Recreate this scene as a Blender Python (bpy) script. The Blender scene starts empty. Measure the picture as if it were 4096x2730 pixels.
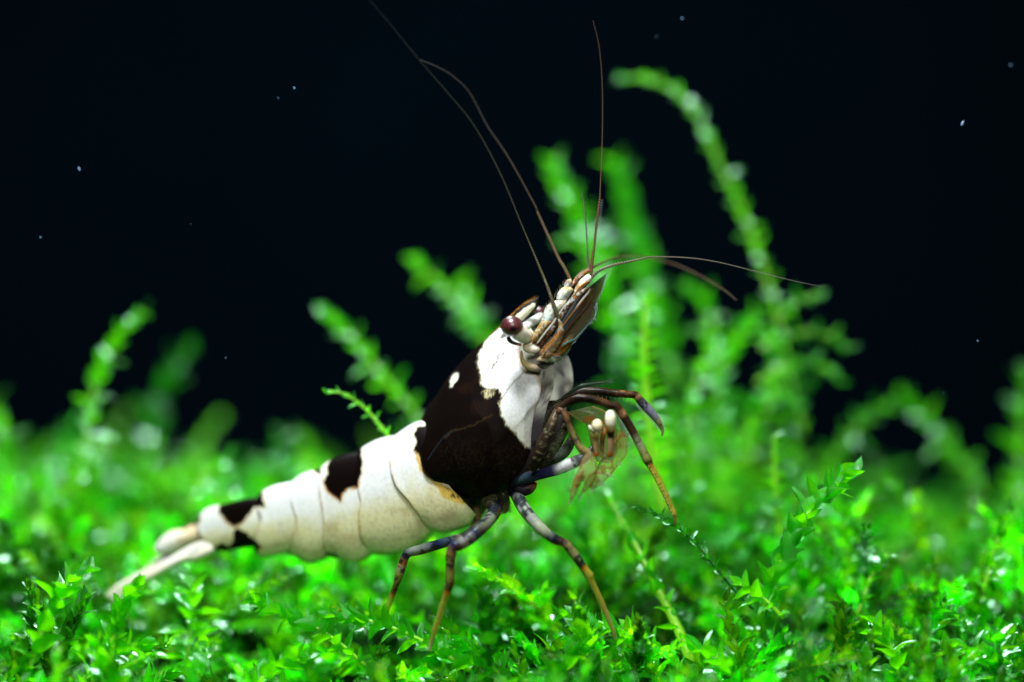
import bpy, math, random
import numpy as np
from mathutils import Vector, Matrix
random.seed(7); rng = np.random.default_rng(11)
scene = bpy.context.scene
C = scene.collection
# ------------------------------------------------------------------ camera
CAM_D = 30.0                        # camera distance to the plane of focus (1 unit = 5 mm)
cam_d = bpy.data.cameras.new('camera'); cam = bpy.data.objects.new('camera', cam_d); C.objects.link(cam)
cam.location = (0, -CAM_D, 0); cam.rotation_euler = (math.radians(90), 0, 0)
cam_d.sensor_width = 36; cam_d.lens = 36 * CAM_D / 10.24
cam_d.clip_start = 0.5; cam_d.clip_end = 400
cam_d.dof.use_dof = True; cam_d.dof.focus_distance = CAM_D - 0.2
cam_d.dof.aperture_fstop = (cam_d.lens * 0.001) / 1.9
cam_d.dof.aperture_blades = 0
scene.camera = cam
scene.unit_settings.scale_length = 0.005
# ------------------------------------------------------------------ world and lamps
w = bpy.data.worlds.new('World'); scene.world = w; w.use_nodes = True
w.node_tree.nodes['Background'].inputs['Color'].default_value = (0.2, 0.6, 0.6, 1)
w.node_tree.nodes['Background'].inputs['Strength'].default_value = 0.004
def area(name, loc, aim, size, power, col):
    l = bpy.data.lights.new(name, 'AREA'); l.shape = 'RECTANGLE'; l.size = size[0]; l.size_y = size[1]
    l.energy = power; l.color = col
    o = bpy.data.objects.new(name, l); C.objects.link(o); o.location = loc
    o.rotation_euler = (Vector(aim) - Vector(loc)).to_track_quat('-Z', 'Y').to_euler()
    return o
area('tank_lamp', (-2.0, -5.5, 13.0), (0, 0.6, -1.0), (3.0, 2.2), 4300, (0.95, 0.99, 1.0))
area('tank_lamp_rear', (-3.0, 9.0, 12.5), (-1.0, 1.5, -1.5), (4.0, 2.5), 2100, (0.90, 0.99, 1.0))
area('front_fill_lamp', (1.5, -15.0, 6.5), (0, 0, -0.5), (4.0, 4.0), 1150, (1.0, 0.97, 0.90))  # fill lamp added in front to brighten the shrimp's lower sides
scene.view_settings.view_transform = 'Standard'; scene.view_settings.look = 'None'
scene.view_settings.exposure = 0.12; scene.view_settings.gamma = 1.0

# ------------------------------------------------------------------ helpers
def P(x, y, d=0.0):
    """point seen at photo pixel (x, y) of 4096x2730, d units behind the plane of focus"""
    k = (CAM_D + d) / CAM_D / 400.0
    return np.array([(x - 2048) * k, d, (1365 - y) * k])
def PV(x, y, d):
    k = (CAM_D + d) / CAM_D / 400.0
    return np.stack([(x - 2048) * k, d + 0 * x, (1365 - y) * k], -1)
def Z3(pts, ox, oy, s): return [(ox + p[0] / s, oy + p[1] / s) + tuple(p[2:]) for p in pts]
def z1(*pts): return Z3(pts, 1900, 1000, 2.614)
def z2(*pts): return Z3(pts, 1600, 1400, 2.24)
def z3(*pts): return Z3(pts, 2000, 1450, 2.4125)
def z4(*pts): return Z3(pts, 400, 1800, 2.412)
def z5(*pts): return Z3(pts, 1000, 1600, 2.091)
def z6(*pts): return Z3(pts, 1400, 1850, 1.845)
def dd(*pts): return Z3(pts, 0, 0, 1 / 1.7407)

def spl(pts, n, smooth=True):
    """resample a polyline (Catmull-Rom) at n arc-length steps; extra columns ride along"""
    A = np.array(pts, float)
    if smooth and len(A) > 2:
        Q = np.vstack([2 * A[0] - A[1], A, 2 * A[-1] - A[-2]]); out = []
        for i in range(len(A) - 1):
            p0, p1, p2, p3 = Q[i:i + 4]
            for t in np.linspace(0, 1, 10, endpoint=False):
                out.append(0.5 * (2 * p1 + (p2 - p0) * t + (2 * p0 - 5 * p1 + 4 * p2 - p3) * t * t + (3 * p1 - p0 - 3 * p2 + p3) * t ** 3))
        out.append(A[-1]); A = np.array(out)
    d = np.r_[0, np.cumsum(np.linalg.norm(np.diff(A[:, :2], axis=0), axis=1))]
    s = np.linspace(0, d[-1], n) if isinstance(n, int) else np.asarray(n) * d[-1]
    return np.stack([np.interp(s, d, A[:, k]) for k in range(A.shape[1])], 1)

def hash2(i, j, seed):
    h = (i.astype(np.int64) * 374761393 + j.astype(np.int64) * 668265263 + seed * 1442695041) & 0xffffffff
    h = ((h ^ (h >> 13)) * 1274126177) & 0xffffffff
    return ((h ^ (h >> 16)) & 0xffff) / 65535.0
def vn(x, y, s, seed=0):
    x = x / s + 1000; y = y / s + 1000
    i = np.floor(x); j = np.floor(y); fx = x - i; fy = y - j
    fx = fx * fx * (3 - 2 * fx); fy = fy * fy * (3 - 2 * fy)
    a = hash2(i, j, seed); b = hash2(i + 1, j, seed); c = hash2(i, j + 1, seed); d = hash2(i + 1, j + 1, seed)
    return (a * (1 - fx) + b * fx) * (1 - fy) + (c * (1 - fx) + d * fx) * fy
def fbm(x, y, s, seed=0, o=4):
    r = 0; a = 1; t = 0
    for k in range(o): r = r + a * vn(x, y, s / 2 ** k, seed + k * 17); t += a; a *= 0.55
    return r / t
def sstep(a, b, x): t = np.clip((x - a) / (b - a), 0, 1); return t * t * (3 - 2 * t)
def sdf(poly, x, y):
    """signed distance, negative inside"""
    q = np.array(poly, float); best = np.full(x.shape, 1e9); ins = np.zeros(x.shape, bool)
    for k in range(len(q)):
        a = q[k]; b = q[(k + 1) % len(q)]; e = b - a
        t = np.clip(((x - a[0]) * e[0] + (y - a[1]) * e[1]) / (e @ e + 1e-9), 0, 1)
        best = np.minimum(best, np.hypot(x - a[0] - t * e[0], y - a[1] - t * e[1]))
        c = ((a[1] > y) != (b[1] > y)) & (x < (b[0] - a[0]) * (y - a[1]) / (b[1] - a[1] + 1e-12) + a[0]); ins ^= c
    return np.where(ins, -best, best)
def lined(poly, x, y):
    q = np.array(poly, float); best = np.full(x.shape, 1e9)
    for k in range(len(q) - 1):
        a = q[k]; b = q[k + 1]; e = b - a
        t = np.clip(((x - a[0]) * e[0] + (y - a[1]) * e[1]) / (e @ e + 1e-9), 0, 1)
        best = np.minimum(best, np.hypot(x - a[0] - t * e[0], y - a[1] - t * e[1]))
    return best
def mix(c, d, t):
    t = np.asarray(t)[..., None]; return c * (1 - t) + np.array(d) * t

class MB:
    """collects quads / tris with vertex colours, builds one mesh object"""
    def __init__(s): s.v = []; s.f = []; s.t = []; s.c = []; s.n = 0
    def add(s, v, f, c=None):
        v = np.asarray(v, float).reshape(-1, 3); f = np.asarray(f, int)
        if c is None: c = np.ones((len(v), 4))
        c = np.asarray(c, float)
        if c.ndim == 1: c = np.tile(c, (len(v), 1))
        if c.shape[1] == 3: c = np.hstack([c, np.ones((len(c), 1))])
        s.v.append(v); s.c.append(c)
        (s.f if f.shape[1] == 4 else s.t).append(f + s.n); s.n += len(v)
    def grid(s, G, col=None, wrap=False):
        a, b = G.shape[:2]; I = np.arange(a * b).reshape(a, b)
        if wrap: I = np.hstack([I, I[:, :1]])
        q = np.stack([I[:-1, :-1], I[1:, :-1], I[1:, 1:], I[:-1, 1:]], -1).reshape(-1, 4)
        s.add(G.reshape(-1, 3), q, None if col is None else np.asarray(col).reshape(a * b, -1))
    def mesh(s, name):
        m = bpy.data.meshes.new(name); V = np.vstack(s.v)
        F = np.vstack(s.f) if s.f else np.zeros((0, 4), int); T = np.vstack(s.t) if s.t else np.zeros((0, 3), int)
        m.vertices.add(len(V)); m.vertices.foreach_set('co', V.astype(np.float32).ravel())
        nl = F.size + T.size; m.loops.add(nl); m.loops.foreach_set('vertex_index', np.r_[F.ravel(), T.ravel()].astype(np.int32))
        m.polygons.add(len(F) + len(T))
        st = np.r_[np.arange(len(F)) * 4, F.size + np.arange(len(T)) * 3].astype(np.int32)
        m.polygons.foreach_set('loop_start', st)
        m.polygons.foreach_set('use_smooth', np.ones(len(F) + len(T), bool))
        m.update(calc_edges=True)
        ca = m.color_attributes.new('pigment', 'FLOAT_COLOR', 'POINT')
        ca.data.foreach_set('color', np.vstack(s.c).astype(np.float32).ravel())
        m.validate(); return m
    def build(s, name, mat, parent=None, solid=0):
        m = s.mesh(name); m.materials.append(mat); o = bpy.data.objects.new(name, m); C.objects.link(o)
        if parent: put_under(o, parent)
        if solid:
            md = o.modifiers.new('shell', 'SOLIDIFY'); md.thickness = solid; md.offset = 0
        return o
def put_under(o, parent):
    o.parent = parent
    mw = parent.matrix_basis.copy(); p = parent.parent
    while p: mw = p.matrix_basis @ mw; p = p.parent
    if parent.type == 'EMPTY': o.matrix_parent_inverse = mw.inverted()
def tag(o, label=None, cat=None, group=None, kind=None):
    for k, v in (('label', label), ('category', cat), ('group', group), ('kind', kind)):
        if v: o[k] = v
    return o
def empty(name, loc, label, cat, group=None):
    o = bpy.data.objects.new(name, None); C.objects.link(o); o.location = Vector([float(a) for a in loc]); o.empty_display_size = 0.1
    return tag(o, label, cat, group)

def frames(Q):
    T = np.gradient(Q, axis=0); T /= np.linalg.norm(T, axis=1)[:, None] + 1e-12
    ref = np.array([0, -1.0, 0.05]); N = np.zeros_like(Q); n = ref
    for i in range(len(Q)):
        n = n - T[i] * (n @ T[i]); l = np.linalg.norm(n)
        if l < 1e-4: n = np.array([1.0, 0, 0]); n = n - T[i] * (n @ T[i]); l = np.linalg.norm(n)
        n = n / l; N[i] = n
    return T, N, np.cross(T, N)
def tube3(mb, Q, R, cols, sides=10, flat=1.0):
    T, N, B = frames(Q); n = len(Q)
    R = np.asarray(R, float).copy()
    a = np.linspace(0, 2 * np.pi, sides, endpoint=False)
    G = Q[:, None] + R[:, None, None] * (N[:, None] * np.cos(a)[None, :, None] * flat + B[:, None] * np.sin(a)[None, :, None])
    # rounded ends
    e0 = Q[:1, None] - T[:1, None] * R[0] * .6 + 0 * G[:1]; e1 = Q[-1:, None] + T[-1:, None] * R[-1] * .6 + 0 * G[:1]
    G = np.concatenate([e0, G, e1]); cols = np.asarray(cols)
    if cols.ndim == 2: cols = np.repeat(cols[:, None], sides, 1)
    cols = np.concatenate([cols[:1], cols, cols[-1:]])
    mb.grid(G, cols, wrap=True)
def limb(mb, pts, stops, n=60, sides=12, flat=1.0, wob=0.10, blotch=None, edge=.55, bt=2.0):
    """pts: (x, y, depth, radius px); stops: (t, r,g,b,a) colour along the limb"""
    A = spl(pts, n); Q = PV(A[:, 0], A[:, 1], A[:, 2]); t = np.linspace(0, 1, n)
    R = A[:, 3] / 400 * .88 * (1 + wob * (fbm(t * 100, t * 0 + A[0, 0], 9, 3) - .5))
    st = np.array(stops, float); col = np.stack([np.interp(t, st[:, 0], st[:, k]) for k in range(1, st.shape[1])], 1)
    if col.shape[1] == 3: col = np.hstack([col, np.ones((n, 1))])
    col = np.repeat(col[:, None], sides, 1)
    a = np.linspace(0, 2 * np.pi, sides, endpoint=False)[None] + 0 * t[:, None]; tt = t[:, None] + 0 * a
    L = np.hypot(np.diff(A[:, 0]), np.diff(A[:, 1])).sum()
    if blotch:
        bx = np.minimum(a, 2 * np.pi - a) * 16
        for (bc, thr, sc, seed) in blotch:
            m = sstep(thr - .03, thr + .03, fbm(tt * L, bx, sc, seed + int(A[0, 0])))
            col[..., :3] = mix(col[..., :3], bc, m * .9 * sstep(bt + .01, bt - .02, tt))
    ed = sstep(.86, 1.0, np.abs(np.sin(a))) * (.3 + .7 * sstep(.3, .7, fbm(tt * L, a * 0, 14, 15))) * edge * (1 - .6 * sstep(bt - .02, bt + .01, tt))
    col[..., :3] = mix(col[..., :3], (.16, .05, .012), ed)
    f = .7 + .6 * fbm(tt * L, a * 14, 7, 5); col[..., :3] *= f[..., None]
    tube3(mb, Q, R, col, sides, flat)
    return A, Q
def hairs(mb, base, tip, r0, col, bend=None):
    """thin tapering bristles"""
    base = np.asarray(base); tip = np.asarray(tip)
    for b, e in zip(base, tip):
        mid = (b + e) / 2 + (bend if bend is not None else 0)
        Q = np.array([b, mid, e]); d = (e - b) / (np.linalg.norm(e - b) + 1e-9)
        n = np.cross(d, [0, 1, 0]); n /= np.linalg.norm(n) + 1e-9; m = np.cross(d, n)
        V = []
        for q, r in ((b, r0), (mid, r0 * .7), (e, r0 * .15)):
            for k in range(3): an = k * 2.0944; V.append(q + r * (n * math.cos(an) + m * math.sin(an)))
        F = []
        for s_ in (0, 3):
            for k in range(3): F.append((s_ + k, s_ + (k + 1) % 3, s_ + 3 + (k + 1) % 3, s_ + 3 + k))
        mb.add(V, F, col)
def blade(mb, L, R, d, thick, colf, nu=50, nv=18, tilt=0.0, d2=None):
    """flat organ with lens-shaped section between two edge lines (base to tip)"""
    L = spl(L, nu); R = spl(R, nu); u = np.linspace(0, 1, nu)[:, None]; v = np.linspace(0, 1, nv)[None]
    X = L[:, :1] * (1 - v) + R[:, :1] * v; Y = L[:, 1:2] * (1 - v) + R[:, 1:2] * v
    dm = d + ((d2 - d) if d2 is not None else 0) * u + tilt * (v - .5)
    th = thick * np.sin(np.pi * np.clip(v, 0, 1)) ** .6 * np.sin(np.pi * np.clip(u * .9 + .1, 0, 1)) ** .4
    col = colf(X, Y, u + 0 * v, v + 0 * u)
    G = np.concatenate([PV(X, Y, dm - th), PV(X, Y, dm + th)[:, ::-1][:, 1:-1]], 1)
    col = np.concatenate([col, col[:, ::-1][:, 1:-1]], 1)
    mb.grid(G, col, wrap=True)
def ball(mb, c, r, col, n=20, sq=(1, 1, 1)):
    th = np.linspace(0.02, np.pi - .02, n)[:, None]; ph = np.linspace(0, 2 * np.pi, n * 2, endpoint=False)[None]
    D = np.stack([np.sin(th) * np.cos(ph), np.sin(th) * np.sin(ph), np.cos(th) + 0 * ph], -1)
    cc = col(D) if callable(col) else np.tile(np.array(col, float), (n, n * 2, 1))
    mb.grid(np.asarray(c) + D * r * np.array(sq), cc, wrap=True)

# ------------------------------------------------------------------ materials
def nodes(name):
    m = bpy.data.materials.new(name); m.use_nodes = True; nt = m.node_tree; nt.nodes.clear()
    out = nt.nodes.new('ShaderNodeOutputMaterial'); return m, nt, out
def N_(nt, t, **kw):
    n = nt.nodes.new(t)
    for k, v in kw.items():
        if hasattr(n, k): setattr(n, k, v)
    return n
def setin(n, **kw):
    for k, v in kw.items():
        n.inputs[k.replace('_', ' ')].default_value = v
def noise(nt, scale, detail=3, coord='Object', rough=.55):
    tc = N_(nt, 'ShaderNodeTexCoord'); n = N_(nt, 'ShaderNodeTexNoise'); setin(n, Scale=scale, Detail=detail, Roughness=rough)
    nt.links.new(tc.outputs[coord], n.inputs['Vector']); return n
def shell_mat(name, rough=.38, sss=.35, rad=(.10, .09, .06), bump=.25, spec=.5, alpha=False, coat=.15, trans=0.0, bscale=22, bdist=.01):
    m, nt, out = nodes(name)
    at = N_(nt, 'ShaderNodeAttribute', attribute_name='pigment'); p = N_(nt, 'ShaderNodeBsdfPrincipled')
    nz = noise(nt, bscale, 5, rough=.7)
    mx = N_(nt, 'ShaderNodeMix', data_type='RGBA', blend_type='MULTIPLY'); mx.inputs[0].default_value = 1
    ramp = N_(nt, 'ShaderNodeValToRGB'); ramp.color_ramp.elements[0].position = .3; ramp.color_ramp.elements[0].color = (.80, .80, .78, 1)
    ramp.color_ramp.elements[1].position = .7; ramp.color_ramp.elements[1].color = (1, 1, 1, 1)
    nt.links.new(nz.outputs['Fac'], ramp.inputs[0])
    nt.links.new(at.outputs['Color'], mx.inputs[6]); nt.links.new(ramp.outputs[0], mx.inputs[7])
    nt.links.new(mx.outputs[2], p.inputs['Base Color'])
    setin(p, Roughness=rough); p.inputs['Subsurface Weight'].default_value = sss; p.inputs['Subsurface Radius'].default_value = rad
    p.inputs['Subsurface Scale'].default_value = 1.0; p.inputs['Specular IOR Level'].default_value = spec
    p.inputs['Coat Weight'].default_value = coat; p.inputs['Coat Roughness'].default_value = .18
    b = N_(nt, 'ShaderNodeBump'); setin(b, Strength=bump, Distance=bdist); nt.links.new(nz.outputs['Fac'], b.inputs['Height']); nt.links.new(b.outputs[0], p.inputs['Normal'])
    last = p.outputs[0]
    if trans:
        tr = N_(nt, 'ShaderNodeBsdfTranslucent'); nt.links.new(mx.outputs[2], tr.inputs[0]); ms = N_(nt, 'ShaderNodeMixShader'); ms.inputs[0].default_value = trans
        nt.links.new(last, ms.inputs[1]); nt.links.new(tr.outputs[0], ms.inputs[2]); last = ms.outputs[0]
    if alpha:
        tp = N_(nt, 'ShaderNodeBsdfTransparent'); ms = N_(nt, 'ShaderNodeMixShader')
        nt.links.new(at.outputs['Alpha'], ms.inputs[0]); nt.links.new(tp.outputs[0], ms.inputs[1]); nt.links.new(last, ms.inputs[2]); last = ms.outputs[0]
    nt.links.new(last, out.inputs[0]); return m
M_BODY = shell_mat('shrimp_shell', .42, .30, rad=(.05, .045, .03), bump=.25, spec=.09, coat=.0, bscale=30)
M_LIMB = shell_mat('shrimp_limb', .24, .0, spec=.12, alpha=True, coat=.0, trans=.25, bump=.3, bscale=14)
M_GLASSY = shell_mat('clear_shell', .3, .0, spec=.3, alpha=True, coat=.15, trans=.3, bump=.3, bscale=14)
M_EYE = shell_mat('eye_surface', .35, .1, bump=.5, spec=.3, coat=1.0, bscale=30)
M_HAIR = shell_mat('bristle', .3, 0, alpha=True, trans=.3, bump=0)
def leaf_mat(name, base, thru, hi, tr=.72, rough=.34, gloss=.028):
    m, nt, out = nodes(name)
    p = N_(nt, 'ShaderNodeBsdfPrincipled'); t = N_(nt, 'ShaderNodeBsdfTranslucent'); ms = N_(nt, 'ShaderNodeMixShader'); ms.inputs[0].default_value = tr
    big = noise(nt, 1.1, 2); fine = noise(nt, 34, 3, rough=.7)
    at = N_(nt, 'ShaderNodeAttribute', attribute_name='pigment')
    r = N_(nt, 'ShaderNodeValToRGB'); r.color_ramp.elements[0].position = .35; r.color_ramp.elements[0].color = (*base, 1)
    r.color_ramp.elements[1].position = .68; r.color_ramp.elements[1].color = (*hi, 1)
    nt.links.new(big.outputs['Fac'], r.inputs[0])
    mu = N_(nt, 'ShaderNodeMix', data_type='RGBA', blend_type='MULTIPLY'); mu.inputs[0].default_value = 1
    nt.links.new(r.outputs[0], mu.inputs[6]); nt.links.new(at.outputs['Color'], mu.inputs[7])
    mt = N_(nt, 'ShaderNodeMix', data_type='RGBA', blend_type='MULTIPLY'); mt.inputs[0].default_value = 1
    mt.inputs[6].default_value = (*thru, 1); nt.links.new(at.outputs['Color'], mt.inputs[7])
    nt.links.new(mu.outputs[2], p.inputs['Base Color']); nt.links.new(mt.outputs[2], t.inputs['Color'])
    setin(p, Roughness=rough); p.inputs['Specular IOR Level'].default_value = .08
    p.inputs['Coat Weight'].default_value = .18; p.inputs['Coat Roughness'].default_value = .21; p.inputs['Coat IOR'].default_value = 1.7
    p.inputs['Coat Tint'].default_value = (.7, 1, .85, 1)
    b = N_(nt, 'ShaderNodeBump'); setin(b, Strength=.4, Distance=.02); nt.links.new(fine.outputs['Fac'], b.inputs['Height'])
    nt.links.new(b.outputs[0], p.inputs['Normal'])
    nt.links.new(p.outputs[0], ms.inputs[1]); nt.links.new(t.outputs[0], ms.inputs[2]); 
    gl = N_(nt, 'ShaderNodeBsdfGlossy'); gl.inputs['Color'].default_value = (.62, 1, .72, 1); gl.inputs['Roughness'].default_value = .3; nt.links.new(b.outputs[0], gl.inputs['Normal'])
    lw = N_(nt, 'ShaderNodeFresnel'); lw.inputs['IOR'].default_value = 1.22
    ad = N_(nt, 'ShaderNodeMath', operation='MULTIPLY_ADD'); ad.inputs[1].default_value = 1.0; ad.inputs[2].default_value = gloss; nt.links.new(lw.outputs[0], ad.inputs[0])
    m2 = N_(nt, 'ShaderNodeMixShader'); nt.links.new(ad.outputs[0], m2.inputs[0]); nt.links.new(ms.outputs[0], m2.inputs[1]); nt.links.new(gl.outputs[0], m2.inputs[2])
    nt.links.new(m2.outputs[0], out.inputs[0])
    return m
M_LEAF = leaf_mat('moss_leaf', (.008, .28, .001), (.16, 1.0, .001), (.04, .52, .001))
M_LEAFD = leaf_mat('moss_leaf_dark', (.003, .12, .002), (.03, .45, .002), (.01, .2, .003), tr=.5)  # darker leaf copy; shadow over some sprigs is put into its colour
M_STEM = leaf_mat('moss_stem', (.30, .72, .02), (.62, 1.0, .02), (.42, .8, .03), tr=.4)
def plain(name, col, rough=.9, nscale=2.0, var=.5, spec=.2):
    m, nt, out = nodes(name); p = N_(nt, 'ShaderNodeBsdfPrincipled'); nz = noise(nt, nscale, 4)
    r = N_(nt, 'ShaderNodeValToRGB'); r.color_ramp.elements[0].color = (*[c * (1 - var) for c in col], 1); r.color_ramp.elements[1].color = (*[c * (1 + var) for c in col], 1)
    nt.links.new(nz.outputs['Fac'], r.inputs[0]); nt.links.new(r.outputs[0], p.inputs['Base Color']); setin(p, Roughness=rough)
    p.inputs['Specular IOR Level'].default_value = spec; nt.links.new(p.outputs[0], out.inputs[0]); return m

# ------------------------------------------------------------------ setting: back wall, bed
bw = MB(); yy = 17.0
xs = np.linspace(-22, 22, 23)[:, None]; zs = np.linspace(-10, 16, 15)[None]
bw.grid(np.stack([xs + 0 * zs, yy + 0 * xs + 0 * zs, zs + 0 * xs], -1))
o = bw.build('back_wall', plain('dark_glass_film', (.0007, .0030, .0055), .95, .25, .25, 0.0)); o['kind'] = 'structure'
def bed_z(x, y):
    """height of the moss tops"""
    x = np.asarray(x, float); y = np.asarray(y, float)
    z = -3.26 + .34 * np.minimum(y, 0) + 1.63 * np.tanh(np.maximum(y, 0) * .27) - .15 * np.maximum(y - 6, 0)
    z = z + sstep(1, 5, y) * (.42 * sstep(.4, 2.2, x) * sstep(4.2, 2.8, x) + .28 * sstep(-3.8, -4.8, x) - .05)
    z = z - .38 * sstep(3.0, 4.2, x) * sstep(1.5, 4, y)
    z = z - .26 * sstep(-4.8, -3.6, x) * sstep(-.8, -1.8, x) * sstep(-.6, .1, y) * sstep(2.4, 1.4, y)
    z = z + .22 * (fbm(x * 10, y * 10, 13, 40) - .5)
    return z
gx = np.linspace(-11, 11, 90)[:, None]; gy = np.linspace(-4, 16.8, 80)[None]
g = MB(); g.grid(np.stack([gx + 0 * gy, gy + 0 * gx, bed_z(gx + 0 * gy, gy + 0 * gx) - .75], -1))
o = g.build('ground', plain('dark_substrate', (.004, .035, .004), .95, 3, .6)); o['kind'] = 'structure'

# ------------------------------------------------------------------ moss
def leaf_geo(nu, nv, cup=.35, curl=.25, width=.30, twist=0.0, seed=0):
    u = np.linspace(0, 1, nu)[:, None]; v = np.linspace(-1, 1, nv)[None]
    wd = width * (np.sin(np.pi * np.clip(u, 0, 1) ** .72) ** .75) * (1 - .35 * u) + .012 * (1 - u)
    X = wd * v; Y = u - .05 * np.abs(v) * 0; Zz = -cup * wd * v ** 2 * 1.4 * -1 + curl * (u ** 2) * -.5 + .02 * np.sin(u * 9 + seed + v * 2)
    ca = np.cos(twist * u); sa = np.sin(twist * u)
    G = np.stack([X * ca - Zz * sa * .3, Y + 0 * X, Zz + X * sa], -1)
    shade = .82 + .3 * (1 - np.abs(v)) * (1 - u * .4) + 0 * u
    col = np.stack([shade * (1 + .5 * (1 - u)), shade, shade * (1 + 2.0 * u * .4), 1 + 0 * shade], -1)
    return G, col
LEAVES = []
for k in range(6):
    mb = MB(); G, col = leaf_geo(10, 7, .25 + .2 * (k % 3), [.1, .5, -.3, .9, .3, -.1][k], [.34, .28, .38, .32, .25, .36][k], [-.3, .5, .1, -.7, .9, 0][k], k)
    mb.grid(G, col); m = mb.mesh('leaf'); m.materials.append(M_LEAF); LEAVES.append(m)
LEAVESD = []
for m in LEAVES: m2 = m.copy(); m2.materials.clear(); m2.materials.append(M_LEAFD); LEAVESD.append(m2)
def leaf_basis(T, Rr, ang):
    d = T * math.cos(ang) + Rr * math.sin(ang); n = T * math.sin(ang) - Rr * math.cos(ang)
    x = np.cross(d, n); return x, d, n
def sprig(label, pts, ll=.25, gap=.06, ang=(35, 65), r=.022, dark=False, distich=.0, tipball=True, group=None, cat='moss sprig', name='moss_sprig', seed=None, side=None):
    """pts: photo px base -> tip with depth; every leaf is a part"""
    rr = random.Random(seed if seed is not None else int(pts[0][0] * 7 + pts[0][1]))
    A = spl(pts, 28); Q = PV(A[:, 0], A[:, 1], A[:, 2])
    L = np.linalg.norm(np.diff(Q, axis=0), axis=1).sum()
    root = empty(name, Q[0], label, cat, group)
    mb = MB(); t = np.linspace(0, 1, 28); R = r * (1.05 - .65 * t)
    tube3(mb, Q, R, np.tile([1, 1, 1, 1.], (28, 1)), 7)
    mb.build('stem', M_STEM if not dark else M_LEAFD, root)
    T, N, B = frames(Q); n = max(4, int(L / gap)); phi = rr.random() * 6
    for i in range(n):
        s = (i + .5) / n; s = s ** .92; k = s * 27; k0 = min(int(k), 26); f = k - k0
        q = Q[k0] * (1 - f) + Q[k0 + 1] * f; tt = T[k0]
        if rr.random() < distich: phi = (0 if i % 2 else math.pi) + rr.uniform(-.4, .4) + math.pi / 2
        else: phi += 2.4 + rr.uniform(-.3, .3)
        Rr = N[k0] * math.cos(phi) + B[k0] * math.sin(phi)
        a = math.radians(rr.uniform(*ang)) * (1 - .55 * s ** 3)
        x, d, nn = leaf_basis(tt, Rr, a)
        ls = ll * rr.uniform(.75, 1.15) * (1 - .35 * s ** 4) * (.7 + .3 * min(1, s * 5))
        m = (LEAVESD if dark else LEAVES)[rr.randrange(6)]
        o = bpy.data.objects.new('leaf', m); C.objects.link(o); o.parent = root
        Mx = Matrix(((x[0], d[0], nn[0], q[0] - Q[0][0]), (x[1], d[1], nn[1], q[1] - Q[0][1]), (x[2], d[2], nn[2], q[2] - Q[0][2]), (0, 0, 0, 1)))
        o.matrix_basis = Mx @ Matrix.Diagonal((ls * rr.uniform(.8, 1.15), ls, ls, 1))
    return root

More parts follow.
